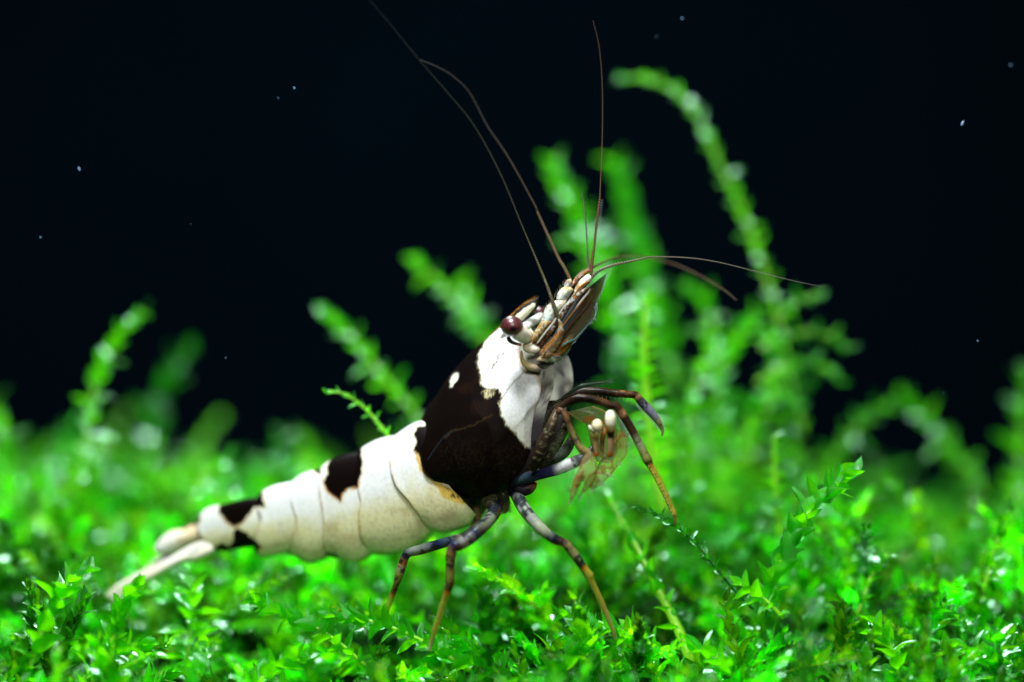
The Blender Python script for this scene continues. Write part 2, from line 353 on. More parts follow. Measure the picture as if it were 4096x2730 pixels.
# the carpet: nobody could count it
def carpet():
    mb = MB(); mbs = MB()
    geos = [leaf_geo(7, 3, .12 + .14 * (k % 3), [.15, .45, -.15, .6][k], [.30, .25, .34, .22][k], [-.3, .5, .1, .8][k], k) for k in range(4)]
    batch = [[] for _ in geos]; sc = []
    nf = 1700
    y = -2.0 + 9.6 * rng.random(nf) ** 1.1; half = (CAM_D + y) / CAM_D * 5.12 + .9
    x = (rng.random(nf) * 2 - 1) * half
    zt = bed_z(x, y)
    # a person could step in between: fronds lean every way, most of them up and outward
    for i in range(nf):
        L = rng.uniform(.7, 1.5) * (1.0 if y[i] > 1 else .85)
        az = rng.uniform(0, 6.283); el = math.radians(rng.choice([rng.uniform(5, 40), rng.uniform(35, 88)]))
        d0 = np.array([math.cos(az) * math.cos(el), math.sin(az) * math.cos(el), math.sin(el)])
        sink = rng.uniform(.15, .65)
        if -.9 < y[i] < 1.3 and x[i] < -.3 and x[i] > -4.6: el = min(el, math.radians(24)); d0 = np.array([math.cos(az) * math.cos(el), math.sin(az) * math.cos(el), math.sin(el)]); sink += .1
        if y[i] > 2.5: L *= .8
        base = np.array([x[i], y[i], zt[i] - sink])
        bend = rng.normal(0, .45, 3); bend[2] = -abs(bend[2]) * .5
        n = 7; s = np.linspace(0, 1, n)[:, None]; Q = base + L * (s * d0 + s ** 2 * .5 * bend)
        T, N, B = frames(Q)
        tint = rng.choice([.5, .85, 1.15, 1.4]) * rng.uniform(.8, 1.2); yel = rng.uniform(.4, 1.9)
        cc = np.array([tint * yel, tint, tint * .9, 1])
        tube3(mbs, Q, .024 * (1.1 - .6 * s[:, 0]), np.tile(cc, (n, 1)), 4)
        nl = int(rng.integers(15, 21) * L / .62); phi = rng.uniform(0, 6)
        ll = rng.uniform(.19, .31)
        for j in range(nl):
            s_ = (j + .6) / nl * (n - 1); k = min(int(s_), n - 2); f = s_ - k; q = Q[k] * (1 - f) + Q[k + 1] * f
            phi += 2.4 + rng.uniform(-.4, .4); Rr = N[k] * math.cos(phi) + B[k] * math.sin(phi)
            a = math.radians(rng.uniform(18, 52)) * (1 - .5 * (j / nl) ** 3)
            X_, D_, N__ = leaf_basis(T[k], Rr, a); l = ll * rng.uniform(.75, 1.15) * (1 - .55 * (j / nl) ** 4)
            g_ = int(rng.integers(0, 4)); batch[g_].append((np.stack([X_ * l, D_ * l, N__ * l], 0), q, cc * (rng.choice([.4, .7, .95, 1.2, 1.6], p=[.15, .25, .3, .2, .1]) * np.array([1.0, 1, 1, 1])) + np.array([0, 0, 0, 1e-6])))
    for gi, (G, col) in enumerate(geos):
        K = np.stack([b[0] for b in batch[gi]]); q = np.stack([b[1] for b in batch[gi]]); cc = np.stack([b[2] for b in batch[gi]])
        a, b_ = G.shape[:2]; V = np.einsum('vk,nkj->nvj', G.reshape(-1, 3), K) + q[:, None]
        I = np.arange(a * b_).reshape(a, b_); F = np.stack([I[:-1, :-1], I[1:, :-1], I[1:, 1:], I[:-1, 1:]], -1).reshape(-1, 4)
        F = (F[None] + (np.arange(len(q)) * a * b_)[:, None, None]).reshape(-1, 4)
        mb.add(V.reshape(-1, 3), F, (col.reshape(1, -1, 4) * cc[:, None]).reshape(-1, 4))
    o = mb.build('moss_carpet', M_LEAF); tag(o, 'dense bright green carpet of tiny moss leaves covering the tank floor', 'moss', kind='stuff')
    o = mbs.build('moss_carpet_stems', M_STEM); tag(o, 'thin lime green stems running through the moss carpet', 'moss stems', kind='stuff')
carpet()

# blurred sprigs behind (display px of the overview -> native)
BG = 'blurred moss sprigs standing behind the shrimp'
def bg(label, pts, ll=.34, gap=.085, ang=(40, 75), **kw): return sprig(label, dd(*pts), ll=ll, gap=gap, ang=ang, group=BG, **kw)
bg('tall blurred moss sprig at the far left leaning right into the dark water', [(180, 1120, 2.60), (200, 1000, 2.60), (215, 900, 2.60), (250, 810, 2.70), (290, 750, 2.76), (335, 715, 2.86)], 0.28)
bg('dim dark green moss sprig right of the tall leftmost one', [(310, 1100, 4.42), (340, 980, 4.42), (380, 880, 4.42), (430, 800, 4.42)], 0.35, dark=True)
bg('blurred bright moss sprig cut by the left edge of the photo', [(60, 1220, 3.12), (30, 1100, 3.12), (10, 1000, 3.12), (-10, 930, 3.12)], 0.33)
bg('blurred moss sprig reaching up left behind the black back of the shrimp', [(990, 1000, 2.86), (930, 920, 2.86), (870, 850, 2.86), (810, 775, 2.86), (745, 715, 2.86)], 0.27)
bg('small nearly sharp moss tip pointing left just above the white abdomen', [(930, 1060, 0.62), (890, 1000, 0.62), (840, 940, 0.62), (790, 905, 0.57), (750, 900, 0.52)], 0.13, gap=.06)
bg('forked blurred moss sprig behind the antennae, left of the eye', [(1140, 830, 3.38), (1090, 740, 3.38), (1040, 680, 3.38), (990, 630, 3.38), (950, 600, 3.38)], 0.28)
bg('short blurred moss twig rising beside the forked one', [(1120, 800, 3.54), (1090, 720, 3.54), (1065, 650, 3.54)], 0.26)
bg('pale blurred moss sprig directly behind the head antennae', [(1470, 900, 3.64), (1430, 760, 3.64), (1380, 620, 3.64), (1330, 500, 3.64), (1295, 430, 3.64), (1275, 380, 3.64)], .38, gap=.06)
bg('broad pale green blurred sprig just right of the upright feeler', [(1560, 900, 4.16), (1520, 760, 4.16), (1490, 640, 4.16), (1455, 520, 4.16), (1435, 440, 4.16), (1415, 380, 4.16)], .38, gap=.065, ang=(25, 55))
bg('tallest arching moss sprig at upper right with its pale tip drooping left', [(1850, 1000, 3.1), (1815, 860, 3.1), (1785, 720, 3.1), (1745, 590, 3.1), (1700, 470, 3.1), (1650, 370, 3.1), (1610, 280, 3.1), (1560, 215, 3.1), (1490, 182, 3.1), (1420, 180, 3.1)], 0.20, gap=.085)
bg('pale leafed twig branching right off the tall arching sprig', [(1790, 730, 2.50), (1820, 700, 2.50), (1850, 685, 2.50), (1885, 680, 2.50)], 0.21)
bg('upper of two drooping blurred twigs ending over dark water on the right', [(1750, 800, 2.86), (1820, 770, 2.86), (1880, 765, 2.86), (1950, 800, 2.86)], 0.25)
bg('lower of two drooping blurred twigs ending over dark water on the right', [(1740, 880, 2.86), (1800, 845, 2.86), (1870, 835, 2.86), (1935, 875, 2.86)], 0.23)
bg('upright pale stem with paired leaves right of the raised claws', [(1530, 1180, 1.5), (1505, 1080, 1.5), (1490, 950, 1.5), (1480, 820, 1.5), (1482, 745, 1.5), (1485, 690, 1.5)], .25, gap=.065, r=.06, distich=.95, ang=(62, 85))
bg('dull blurred twig beneath the long trailing feeler', [(1640, 900, 3.64), (1640, 800, 3.64), (1620, 700, 3.64), (1580, 660, 3.64)], 0.31)
bg('blurred clump of moss between upright stem and tall arching sprig', [(1660, 1000, 3.12), (1650, 900, 3.12), (1680, 800, 3.12), (1730, 730, 3.12)], 0.31)
bg('blurred moss shoot right of the clump behind upright stem', [(1700, 1080, 2.86), (1720, 980, 2.86), (1760, 900, 2.86), (1830, 930, 2.86)], 0.28)
bg('short upright sprig of pale paired leaves in the right middle ground', [(1795, 1230, 1.35), (1785, 1150, 1.35), (1780, 1070, 1.35), (1780, 1000, 1.35)], 0.16, gap=.07, r=.035, distich=.7, ang=(50, 80))
bg('dull blurred moss twig pointing up right of the gap in the moss', [(1880, 1100, 3.64), (1930, 1030, 3.64), (1990, 960, 3.64), (2040, 930, 3.64)], 0.31)
bg('blurred slanting moss twig lowest against dark water at right', [(2270, 1140, 3.90), (2210, 1060, 3.90), (2140, 980, 3.90), (2075, 905, 3.90)], 0.31)
bg('dim blurred moss sprig cut by the right edge of the photo', [(2330, 1200, 3.90), (2345, 1080, 3.90), (2350, 950, 3.90), (2360, 860, 3.90)], 0.35)
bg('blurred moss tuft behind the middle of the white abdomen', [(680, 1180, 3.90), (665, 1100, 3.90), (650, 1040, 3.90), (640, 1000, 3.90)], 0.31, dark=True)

bg('leafy blurred shoot just right of the upright pale stem', [(1600, 1120, 2.8), (1590, 1000, 2.8), (1600, 880, 2.8), (1640, 790, 2.8)], .25)
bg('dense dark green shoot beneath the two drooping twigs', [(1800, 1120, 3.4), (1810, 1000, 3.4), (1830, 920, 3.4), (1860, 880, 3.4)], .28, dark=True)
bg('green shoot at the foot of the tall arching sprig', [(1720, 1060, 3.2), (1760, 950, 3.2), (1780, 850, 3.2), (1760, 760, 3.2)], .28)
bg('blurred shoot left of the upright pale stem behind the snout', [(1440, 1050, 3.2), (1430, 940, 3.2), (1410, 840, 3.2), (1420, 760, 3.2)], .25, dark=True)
bg('fine feathery moss shoot left of the tail in the middle distance', [(120, 1250, 2.0), (130, 1180, 2.0), (150, 1120, 2.0), (190, 1060, 2.0)], .22)
bg('fine moss shoot in the right middle distance leaning left', [(2120, 1300, 2.0), (2110, 1220, 2.0), (2080, 1150, 2.0), (2040, 1100, 2.0)], .22)
bg('low moss shoot behind the tail bending to the right', [(440, 1180, 2.6), (450, 1120, 2.6), (480, 1080, 2.6), (520, 1050, 2.6)], .24)
FG = 'moss sprigs in the sharp foreground'
def fg(label, pts, ll=.24, **kw): return sprig(label, dd(*pts), ll=ll, group=FG, **kw)
fg('large sharp moss sprig curving up right with pointed leaf tips', [(1745, 1420, -.3), (1775, 1340, -.3), (1810, 1260, -.25), (1850, 1190, -.2), (1905, 1125, -.1), (1955, 1085, 0)], .36, gap=.050, r=.035, ang=(18, 50), distich=.3)
fg('thin dark moss twig under the tip of the long front leg', [(1730, 1400, .15), (1690, 1360, .15), (1640, 1300, .1), (1590, 1240, .05), (1530, 1195, 0), (1465, 1165, 0)], .13, gap=.045, dark=True, r=.018)
fg('thick lime stem slanting down right below the claws', [(1590, 1530, -.05), (1560, 1450, .05), (1515, 1360, .25), (1470, 1270, .5), (1430, 1200, .8), (1395, 1130, 1.1)], .21, gap=.075, ang=(18, 45), r=.062)
fg('curling moss sprig at far left with clawed leaf tips', [(60, 1560, -.5), (90, 1470, -.5), (125, 1390, -.4), (150, 1345, -.4), (190, 1310, -.3)], 0.33, gap=.045, r=.03, dark=False)
fg('rolled translucent moss head covering the end of the tail fan', [(250, 1530, -.5), (262, 1460, -.5), (280, 1400, -.5), (310, 1350, -.5)], 0.29, gap=.045, r=.04, ang=(20, 45))
fg('upright fir shaped moss sprig in front of the tail', [(430, 1560, -.9), (432, 1490, -.9), (440, 1420, -.9), (445, 1350, -.9)], 0.33, gap=.045, r=.03, ang=(60, 85), dark=False)
fg('glinting moss sprig lying to the right of the tail fan', [(840, 1530, -.2), (770, 1470, -.2), (700, 1430, -.1), (630, 1400, -.1), (580, 1375, -.1)], 0.27, gap=.052)
fg('dark cupped moss rosette between the middle and right legs', [(1125, 1530, -.7), (1122, 1470, -.7), (1120, 1410, -.7), (1120, 1370, -.7)], 0.33, gap=.045, dark=True, r=.035, ang=(35, 70))
fg('lying moss frond beneath the two left walking legs', [(1080, 1540, -.3), (1000, 1490, -.3), (920, 1450, -.3), (840, 1425, -.25), (760, 1415, -.2)], 0.29, gap=.05, r=.03)
fg('moss frond under the foot of the right walking leg', [(1560, 1530, -.3), (1490, 1480, -.3), (1420, 1445, -.2), (1350, 1425, -.1), (1290, 1410, -.1)], 0.29, gap=.05, r=.03)
fg('star shaped moss rosette pointing left beside the large sprig', [(1800, 1420, -.4), (1760, 1380, -.4), (1720, 1350, -.35), (1700, 1338, -.3)], 0.27, gap=.05, ang=(45, 85))
fg('very blurred dark upright moss stem closest to the camera', [(1850, 1640, -3.0), (1850, 1560, -3.0), (1855, 1470, -3.0), (1862, 1390, -3.0)], .2, gap=.06, dark=True, r=.07)
fg('yellowish moss shoot with forked tip in the right foreground', [(1930, 1480, .4), (1975, 1400, .4), (2000, 1330, .5), (2040, 1270, .5)], .2, gap=.06, r=.03)
fg('moss sprig with pale tips at the lower right corner', [(2330, 1600, -.4), (2290, 1540, -.4), (2250, 1500, -.3), (2200, 1480, -.3)], 0.30, gap=.052)
fg('broad leafed moss shoot at the bottom below the middle legs', [(1190, 1620, -.6), (1160, 1560, -.6), (1120, 1530, -.5), (1080, 1520, -.5)], 0.32, gap=.052)
fg('pale upright leaf pair low in the centre between the legs', [(1250, 1600, -.6), (1265, 1560, -.6), (1290, 1520, -.5), (1330, 1490, -.5)], 0.32, gap=.055)
fg('moss shoot bent over at the lower left beside the curling sprig', [(160, 1600, -.4), (210, 1540, -.4), (260, 1500, -.4), (330, 1480, -.4)], 0.30, gap=.052)
fg('small moss shoot with glassy leaves at right behind the large sprig', [(1950, 1330, 1.3), (1945, 1260, 1.3), (1935, 1200, 1.3), (1925, 1160, 1.3)], 0.27, gap=.052)
fg('dark ragged moss tuft with a white tipped leaf at right edge', [(2260, 1360, .6), (2280, 1280, .6), (2300, 1220, .6), (2320, 1170, .6)], .2, gap=.06)
fg('moss shoot in the lower middle right with drooping leaves', [(2080, 1600, -.4), (2060, 1530, -.4), (2040, 1470, -.3), (2000, 1420, -.2)], 0.30, gap=.052)
fg('moss shoot with silvery leaves left of the very blurred stem', [(1740, 1620, -.5), (1700, 1560, -.5), (1650, 1510, -.5), (1590, 1480, -.4)], 0.32, gap=.052)
fg('low moss shoot between the tail tip and middle left foreground', [(560, 1620, -.6), (600, 1560, -.6), (650, 1520, -.5), (710, 1500, -.5)], 0.29, gap=.052)

# ------------------------------------------------------------------ shrimp
shrimp = empty('shrimp', P(1850, 2100, .2), 'black and white banded freshwater shrimp with raised head standing on green moss', 'shrimp')
def ymid(x): return np.clip((2150 - x) / 400.0, -.6, 4) * .30
def slat(x): return .20 + .22 * sstep(1500, 2100, x)              # sideways turn of the body
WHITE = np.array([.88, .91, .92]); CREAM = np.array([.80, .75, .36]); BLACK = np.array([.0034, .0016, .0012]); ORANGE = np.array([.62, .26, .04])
def coons(F, R, D, V, us, vs):
    nu = len(us); nv = len(vs)
    Fp = spl(F, vs); Rp = spl(R, vs); Dp = spl(D, us); Vp = spl(V, us)
    u = us[:, None, None]; v = vs[None, :, None]
    return (1 - u) * Fp[None] + u * Rp[None] + (1 - v) * Dp[:, None] + v * Vp[:, None] - ((1 - u) * (1 - v) * Dp[0] + u * (1 - v) * Dp[-1] + (1 - u) * v * Vp[0] + u * v * Vp[-1])
def shell(mb, F, R, D, V, wf, colf, nu=70, nth=60, g=None):
    us = np.linspace(0, 1, nu); th = np.linspace(0, np.pi, nth); vs = (1 - np.cos(th)) / 2
    if g is not None: vs = np.linspace(0, 1, nth) ** 1.35
    X = coons(F, R, D, V, us, vs); x = X[..., 0]; y = X[..., 1]; U = us[:, None] + 0 * vs[None]; VV = vs[None] + 0 * us[:, None]
    prof = np.sin(np.arccos(1 - 2 * np.clip(VV, 0, 1))) ** .62 if g is None else g(U, VV)
    W = wf(U, VV) * prof
    near = PV(x, y, ymid(x) - W); sl = slat(x)[..., None]
    Ld = np.concatenate([sl, np.ones_like(sl), 0 * sl], -1)
    far = near + 2 * W[..., None] * Ld
    col = colf(x, y, U, VV)
    G = np.concatenate([far[:, ::-1][:, :-1], near], 1); cc = np.concatenate([col[:, ::-1][:, :-1], col], 1)
    mb.grid(G, cc)
BP3 = z5((700, 485), (655, 540), (645, 640), (618, 690), (640, 750), (690, 800), (755, 845), (775, 795), (820, 742), (895, 722), (930, 600), (930, 400), (800, 400))
BP6 = z4((1560, 400), (1150, 520), (1142, 580), (1170, 630), (1230, 700), (1300, 740), (1345, 740), (1400, 670), (1440, 630), (1480, 550), (1580, 560))
BP6b = z4((1310, 750), (1380, 780), (1470, 850), (1560, 940), (1490, 1000), (1300, 1000), (1110, 1010), (1110, 925), (1180, 900), (1240, 930), (1290, 870), (1290, 790))
BPt = z4((870, 690), (950, 640), (975, 670), (915, 730)); BP4 = z5((515, 560), (590, 570), (590, 612), (540, 604))
YEL = z5((1380, 430), (1420, 470), (1440, 560), (1520, 660), (1640, 720), (1780, 800), (1880, 830), (1890, 870), (1760, 870), (1640, 830), (1560, 740), (1500, 680), (1430, 600), (1395, 500))
BP1 = z5((1395, 230), (1375, 300), (1390, 370), (1375, 430), (1420, 470), (1500, 450), (1500, 200))
def abcol(x, y, U, V):
    jx = x + 16 * (fbm(x, y, 26, 1) - .5) + 10 * (fbm(x, y, 6, 5) - .5); jy = y + 16 * (fbm(x, y, 26, 9) - .5) + 7 * (fbm(x, y, 6, 2) - .5)
    c = np.tile(WHITE, x.shape + (1,)); n1 = fbm(x, y, 40, 21); n2 = fbm(x, y, 9, 33)
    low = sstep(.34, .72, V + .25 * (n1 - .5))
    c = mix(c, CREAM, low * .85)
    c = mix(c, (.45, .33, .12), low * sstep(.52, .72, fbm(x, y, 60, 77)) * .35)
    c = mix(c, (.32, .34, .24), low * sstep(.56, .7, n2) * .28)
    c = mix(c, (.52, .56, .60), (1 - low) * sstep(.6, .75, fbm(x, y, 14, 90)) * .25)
    # seams: orange membrane shows at the hind edge of each plate
    e = sstep(.955, .985, U) * sstep(.12, .3, V) * (.35 + .65 * sstep(.35, .65, fbm(x, y, 18, 8)))
    c = mix(c, (.62, .36, .12), e * .75)
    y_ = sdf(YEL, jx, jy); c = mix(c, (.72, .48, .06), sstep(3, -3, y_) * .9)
    c = mix(c, (.05, .04, .02), sstep(3, -3, y_) * sstep(.55, .62, fbm(x, y, 16, 70)) * sstep(1760, 1820, x))
    for poly, rim in ((BP3, 9), (BP6, 9), (BP6b, 10), (BPt, 7), (BP4, 6), (BP1, 3)):
        s = sdf(poly, jx, jy); lo = sstep(0, 40, jy - np.array(poly)[:, 1].mean())
        c = mix(c, (.80, .80, .45), sstep(rim + 6, rim * .3, s) * .6)
        c = mix(c, (.55, .20, .02), sstep(rim, 0, s) * (.15 + .85 * lo))
        c = mix(c, BLACK, sstep(1.5, -1.5, s))
    d = lined(z5((640, 1290), (690, 1300), (720, 1310)), x, y); c = mix(c, (.02, .03, .05), sstep(12, 3, d + 8 * (n2 - .5)) * .8)
    return np.concatenate([c, np.ones(x.shape + (1,))], -1)
body = MB()
seam1 = [(1579, 1743), (1562, 1791), (1557, 1839), (1567, 1901), (1588, 1949), (1636, 2006), (1679, 2069), (1700, 2105), (1722, 2124)]
seam2 = [(1430, 1808), (1424, 1887), (1430, 1949), (1441, 2006), (1432, 2059), (1440, 2150), (1462, 2190), (1473, 2216)]
seam3 = [(1277, 1879), (1270, 1925), (1282, 2006), (1292, 2078), (1292, 2174), (1306, 2229)]
seam4 = [(1165, 1930), (1160, 1992), (1182, 2064), (1184, 2107), (1163, 2164), (1150, 2213)]
seam5 = [(1031, 1983), (1029, 2030), (1045, 2073), (1032, 2110), (1016, 2170), (1022, 2219)]
front1 = [(1745, 1680), (1740, 1800), (1780, 1920), (1850, 2000), (1905, 2060)]
def fwd(s, dx=30, k=.988):
    a = np.array(s, float); c = a.mean(0); return [tuple(p) for p in c + (a - c) * k + [dx, -dx * .3]]
def seg(F, R, Dm, Vm, w0, w1):
    D = [F[0]] + Dm + [R[0]]; V = [F[-1]] + Vm + [R[-1]]
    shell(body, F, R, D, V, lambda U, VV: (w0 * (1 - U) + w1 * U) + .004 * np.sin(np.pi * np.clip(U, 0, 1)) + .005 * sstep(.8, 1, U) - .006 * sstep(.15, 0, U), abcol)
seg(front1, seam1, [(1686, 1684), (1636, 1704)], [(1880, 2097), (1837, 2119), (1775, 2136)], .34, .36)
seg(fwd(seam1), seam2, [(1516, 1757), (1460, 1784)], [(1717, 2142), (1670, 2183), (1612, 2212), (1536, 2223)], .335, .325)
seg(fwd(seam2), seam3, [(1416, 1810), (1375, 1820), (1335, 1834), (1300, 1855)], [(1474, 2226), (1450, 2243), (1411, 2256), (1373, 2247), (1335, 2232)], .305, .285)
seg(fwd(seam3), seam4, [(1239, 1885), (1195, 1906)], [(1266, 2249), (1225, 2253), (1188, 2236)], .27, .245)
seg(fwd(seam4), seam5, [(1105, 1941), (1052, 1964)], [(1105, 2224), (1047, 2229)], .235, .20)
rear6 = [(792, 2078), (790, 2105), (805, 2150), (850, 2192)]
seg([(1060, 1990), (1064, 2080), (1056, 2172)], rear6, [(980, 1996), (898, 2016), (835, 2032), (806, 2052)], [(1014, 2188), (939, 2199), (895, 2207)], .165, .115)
# inner soft body closing the shell ends
def incol(x, y, U, V): return np.tile([.20, .19, .13, 1.], x.shape + (1,))
# carapace
CW = [(2085, 1240), (1957, 1340), (1935, 1383), (1920, 1413), (1910, 1448), (1919, 1476), (1923, 1516), (1932, 1543), (1957, 1553), (1993, 1556), (2010, 1581), (1999, 1623), (2003, 1654), (2020, 1686), (2046, 1721), (2073, 1748), (2104, 1784), (2150, 1800), (2240, 1600), (2240, 1240)]
def cacol(x, y, U, V):
    jx = x + 18 * (fbm(x, y, 24, 1) - .5) + 12 * (fbm(x, y, 6, 5) - .5); jy = y + 18 * (fbm(x, y, 24, 9) - .5) + 9 * (fbm(x, y, 6, 2) - .5)
    n1 = fbm(x, y, 60, 3); n2 = fbm(x, y, 14, 4)
    c = np.tile(BLACK, x.shape + (1,))
    c = mix(c, (.014, .005, .0025), sstep(.45, .75, n1) * sstep(1900, 1500, y) * .8)
    web = 1 - sstep(.0, .06, np.abs(n2 - .5)); c = mix(c, (.024, .018, .004), web * sstep(1720, 1820, y) * sstep(1700, 1800, x) * .5)
    c = mix(c, (.05, .03, .008), sstep(5, 2, lined(z2((400, 780), (470, 730), (600, 690), (720, 640), (830, 590)), jx, jy)) * .5)
    c = mix(c, (.010, .022, .026), sstep(3.5, 1, lined(z2((250, 980), (330, 860), (400, 770), (500, 720)), x, y)) * .8)
    s = sdf(CW, jx, jy); wc = np.tile(WHITE, x.shape + (1,))
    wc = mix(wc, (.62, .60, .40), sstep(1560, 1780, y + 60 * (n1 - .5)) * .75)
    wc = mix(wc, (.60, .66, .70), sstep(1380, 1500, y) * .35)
    wc = mix(wc, (.35, .37, .36), sstep(.56, .72, fbm(x, y, 9, 55)) * sstep(2000, 2100, x) * .35)
    c = mix(c, (.6, .56, .25), sstep(8, 0, s) * .5); c = np.where(sstep(2, -2, s)[..., None] > 0, mix(c, (0, 0, 0), 0) * (1 - sstep(2, -2, s)[..., None]) + wc * sstep(2, -2, s)[..., None], c)
    ex = (jx - 1814) * .5 - (jy - 1520) * -.866; ey = (jx - 1814) * .866 + (jy - 1520) * -(-.5)
    a = math.radians(-60); ex = (jx - 1814) * math.cos(a) + (jy - 1520) * math.sin(a); ey = -(jx - 1814) * math.sin(a) + (jy - 1520) * math.cos(a)
    c = mix(c, (.82, .84, .70), sstep(1.15, .8, np.hypot(ex / 31, ey / 14)))
    q = np.hypot((jx - 1955) / 24, (jy - 1576) / 20); st = sstep(.35, .6, vn(x * 1.0 + y * .4, y * .5 - x * .2, 5, 12))
    c = mix(c, (.55, .50, .28), sstep(1.2, .7, q) * (.25 + .75 * st))
    ln = z2((1110, 190), (1080, 235), (1030, 280), (985, 325), (950, 380), (905, 450), (893, 500)); c = mix(c, (.16, .13, .07), sstep(3.6, 1.2, lined(ln, x, y)) * .75)
    sq = z2((925, 20), (880, 50), (860, 90), (845, 130), (825, 180)); c = mix(c, (.12, .11, .05), sstep(4.5, 1.5, lined(sq, jx, jy)) * .85)
    c = mix(c, (.45, .22, .05), sstep(.035, .0, U) * sstep(.12, .25, V) * .6)
    # clear front margin and brown hind rim
    c = mix(c, (.08, .03, .012), sstep(.985, 1, U) * .6)
    al = np.ones(x.shape)
    return np.concatenate([c, al[..., None]], -1)
carD = [(2082, 1250), (2041, 1264), (2015, 1287), (1996, 1314), (1957, 1348), (1923, 1375), (1890, 1404), (1841, 1454), (1792, 1512), (1747, 1579), (1712, 1623), (1689, 1668), (1676, 1702)]
carR = [(1676, 1702), (1670, 1739), (1678, 1815), (1689, 1869), (1707, 1900), (1734, 1922), (1779, 1942), (1823, 1976)]
carV = [(2127, 1790), (2104, 1846), (2073, 1887), (2029, 1931), (1993, 1949), (1948, 1976), (1912, 1987), (1868, 1993), (1823, 1976)]
carF = [(2082, 1250), (2086, 1310), (2080, 1360), (2076, 1400), (2082, 1440), (2099, 1480), (2145, 1500), (2163, 1535), (2158, 1592), (2142, 1632), (2131, 1713), (2127, 1790)]
def gcar(U, V): 
    a = np.sin(np.pi / 2 * np.clip(V / .55, 0, 1)) ** .85; t = np.clip((V - .55) / .45, 0, 1); return a - (.22 + .25 * U) * t ** 2
shell(body, carF, carR, carD, carV, lambda U, V: np.interp(U, [0, .15, .45, .75, 1], [.25, .33, .42, .44, .385]), cacol, 150, 130, gcar)
# soft parts between the two cheeks
def inner(x, y, U, V):
    n = fbm(x, y, 30, 60); c = np.tile([.40, .41, .35], x.shape + (1,)); c = mix(c, (.55, .55, .44), sstep(.5, .65, n) * sstep(1640, 1540, y)); c = mix(c, (.04, .035, .04), np.clip(sstep(.36, .26, n) + sstep(46, 30, np.hypot(x - 2190, (y - 1570) * .7)) * sstep(12, 22, np.hypot(x - 2200, (y - 1575))) * .8 + sstep(1600, 1690, y), 0, 1))
    return np.concatenate([np.clip(c, 0, 1), np.ones(x.shape + (1,))], -1)
shell(body, [(2120, 1310), (2200, 1420), (2215, 1540), (2185, 1640), (2160, 1760), (2120, 1880)], [(1760, 1700), (1800, 1850), (1900, 2010)], [(2120, 1310), (2050, 1350), (1900, 1480), (1760, 1700)], [(2120, 1880), (2040, 1960), (1960, 2000), (1900, 2010)], lambda U, V: .24 + 0 * U, inner, 40, 40)
ob = body.build('body', M_BODY, shrimp)

# tail: telson and fan blades
def tcol(base, tipc, sp=None):
    def f(x, y, u, v):
        n = fbm(x, y, 24, 31); c = mix(np.tile(base, x.shape + (1,)), tipc, sstep(.35, .75, u + .4 * (n - .5)))
        c = mix(c, (.60, .30, .06), sstep(.2, 0, np.minimum(v, 1 - v)) * .45 * sstep(.3, .6, n))
        if sp is not None: c = mix(c, (.04, .02, .012), sstep(8, 0, sdf(sp, x, y)))
        return np.concatenate([c, np.ones(x.shape + (1,))], -1)
    return f
t = MB(); td = float(ymid(750))
blade(t, z4((980, 655), (900, 708), (850, 738), (800, 765), (740, 765), (650, 800), (570, 870), (522, 945)), z4((1100, 900), (980, 900), (850, 935), (740, 985), (660, 1010), (600, 1020), (560, 1015), (530, 985)), td, .10, tcol(np.array([.76, .64, .42]), (.88, .88, .86), BPt))
t.build('telson', M_BODY, shrimp)
def uropod(L, R, d, th, base, tipc, d2=None):
    t = MB(); blade(t, z4(*L), z4(*R), d, th, tcol(np.array(base), tipc), d2=d2, nu=60); return t.build('tail_fan_blade', M_BODY, shrimp)
uropod([(1070, 895), (980, 878), (850, 930), (640, 1050), (400, 1165), (250, 1245), (130, 1325), (50, 1400)], [(1095, 975), (1000, 1040), (830, 1085), (720, 1125), (640, 1180), (400, 1300), (290, 1370), (160, 1490)], td - .16, .03, (.94, .93, .88), (.92, .88, .76), td - .05)
uropod([(1090, 930), (1000, 960), (850, 1020), (700, 1080)], [(1100, 985), (1010, 1035), (900, 1075), (715, 1115)], td - .22, .035, (.84, .80, .66), (.85, .80, .62), td - .05)
uropod([(700, 985), (600, 1020), (500, 1078), (405, 1175)], [(720, 1020), (640, 1060), (530, 1130), (425, 1200)], td + .12, .03, (.75, .72, .66), (.80, .76, .70), td + .3)
uropod([(660, 1005), (610, 1030), (560, 1080)], [(680, 1035), (620, 1065), (545, 1105)], td + .05, .02, (.05, .04, .04), (.02, .02, .03), td + .1)
uropod([(140, 1380), (100, 1440), (95, 1500)], [(260, 1340), (230, 1430), (150, 1520)], td + .2, .02, (.55, .50, .32), (.35, .45, .30), td + .25)

uropod([(860, 1010), (740, 1050), (620, 1110), (470, 1195), (380, 1250)], [(880, 1045), (760, 1090), (650, 1150), (500, 1235), (385, 1262)], td - .24, .02, (.88, .84, .74), (.90, .82, .66), td - .16)
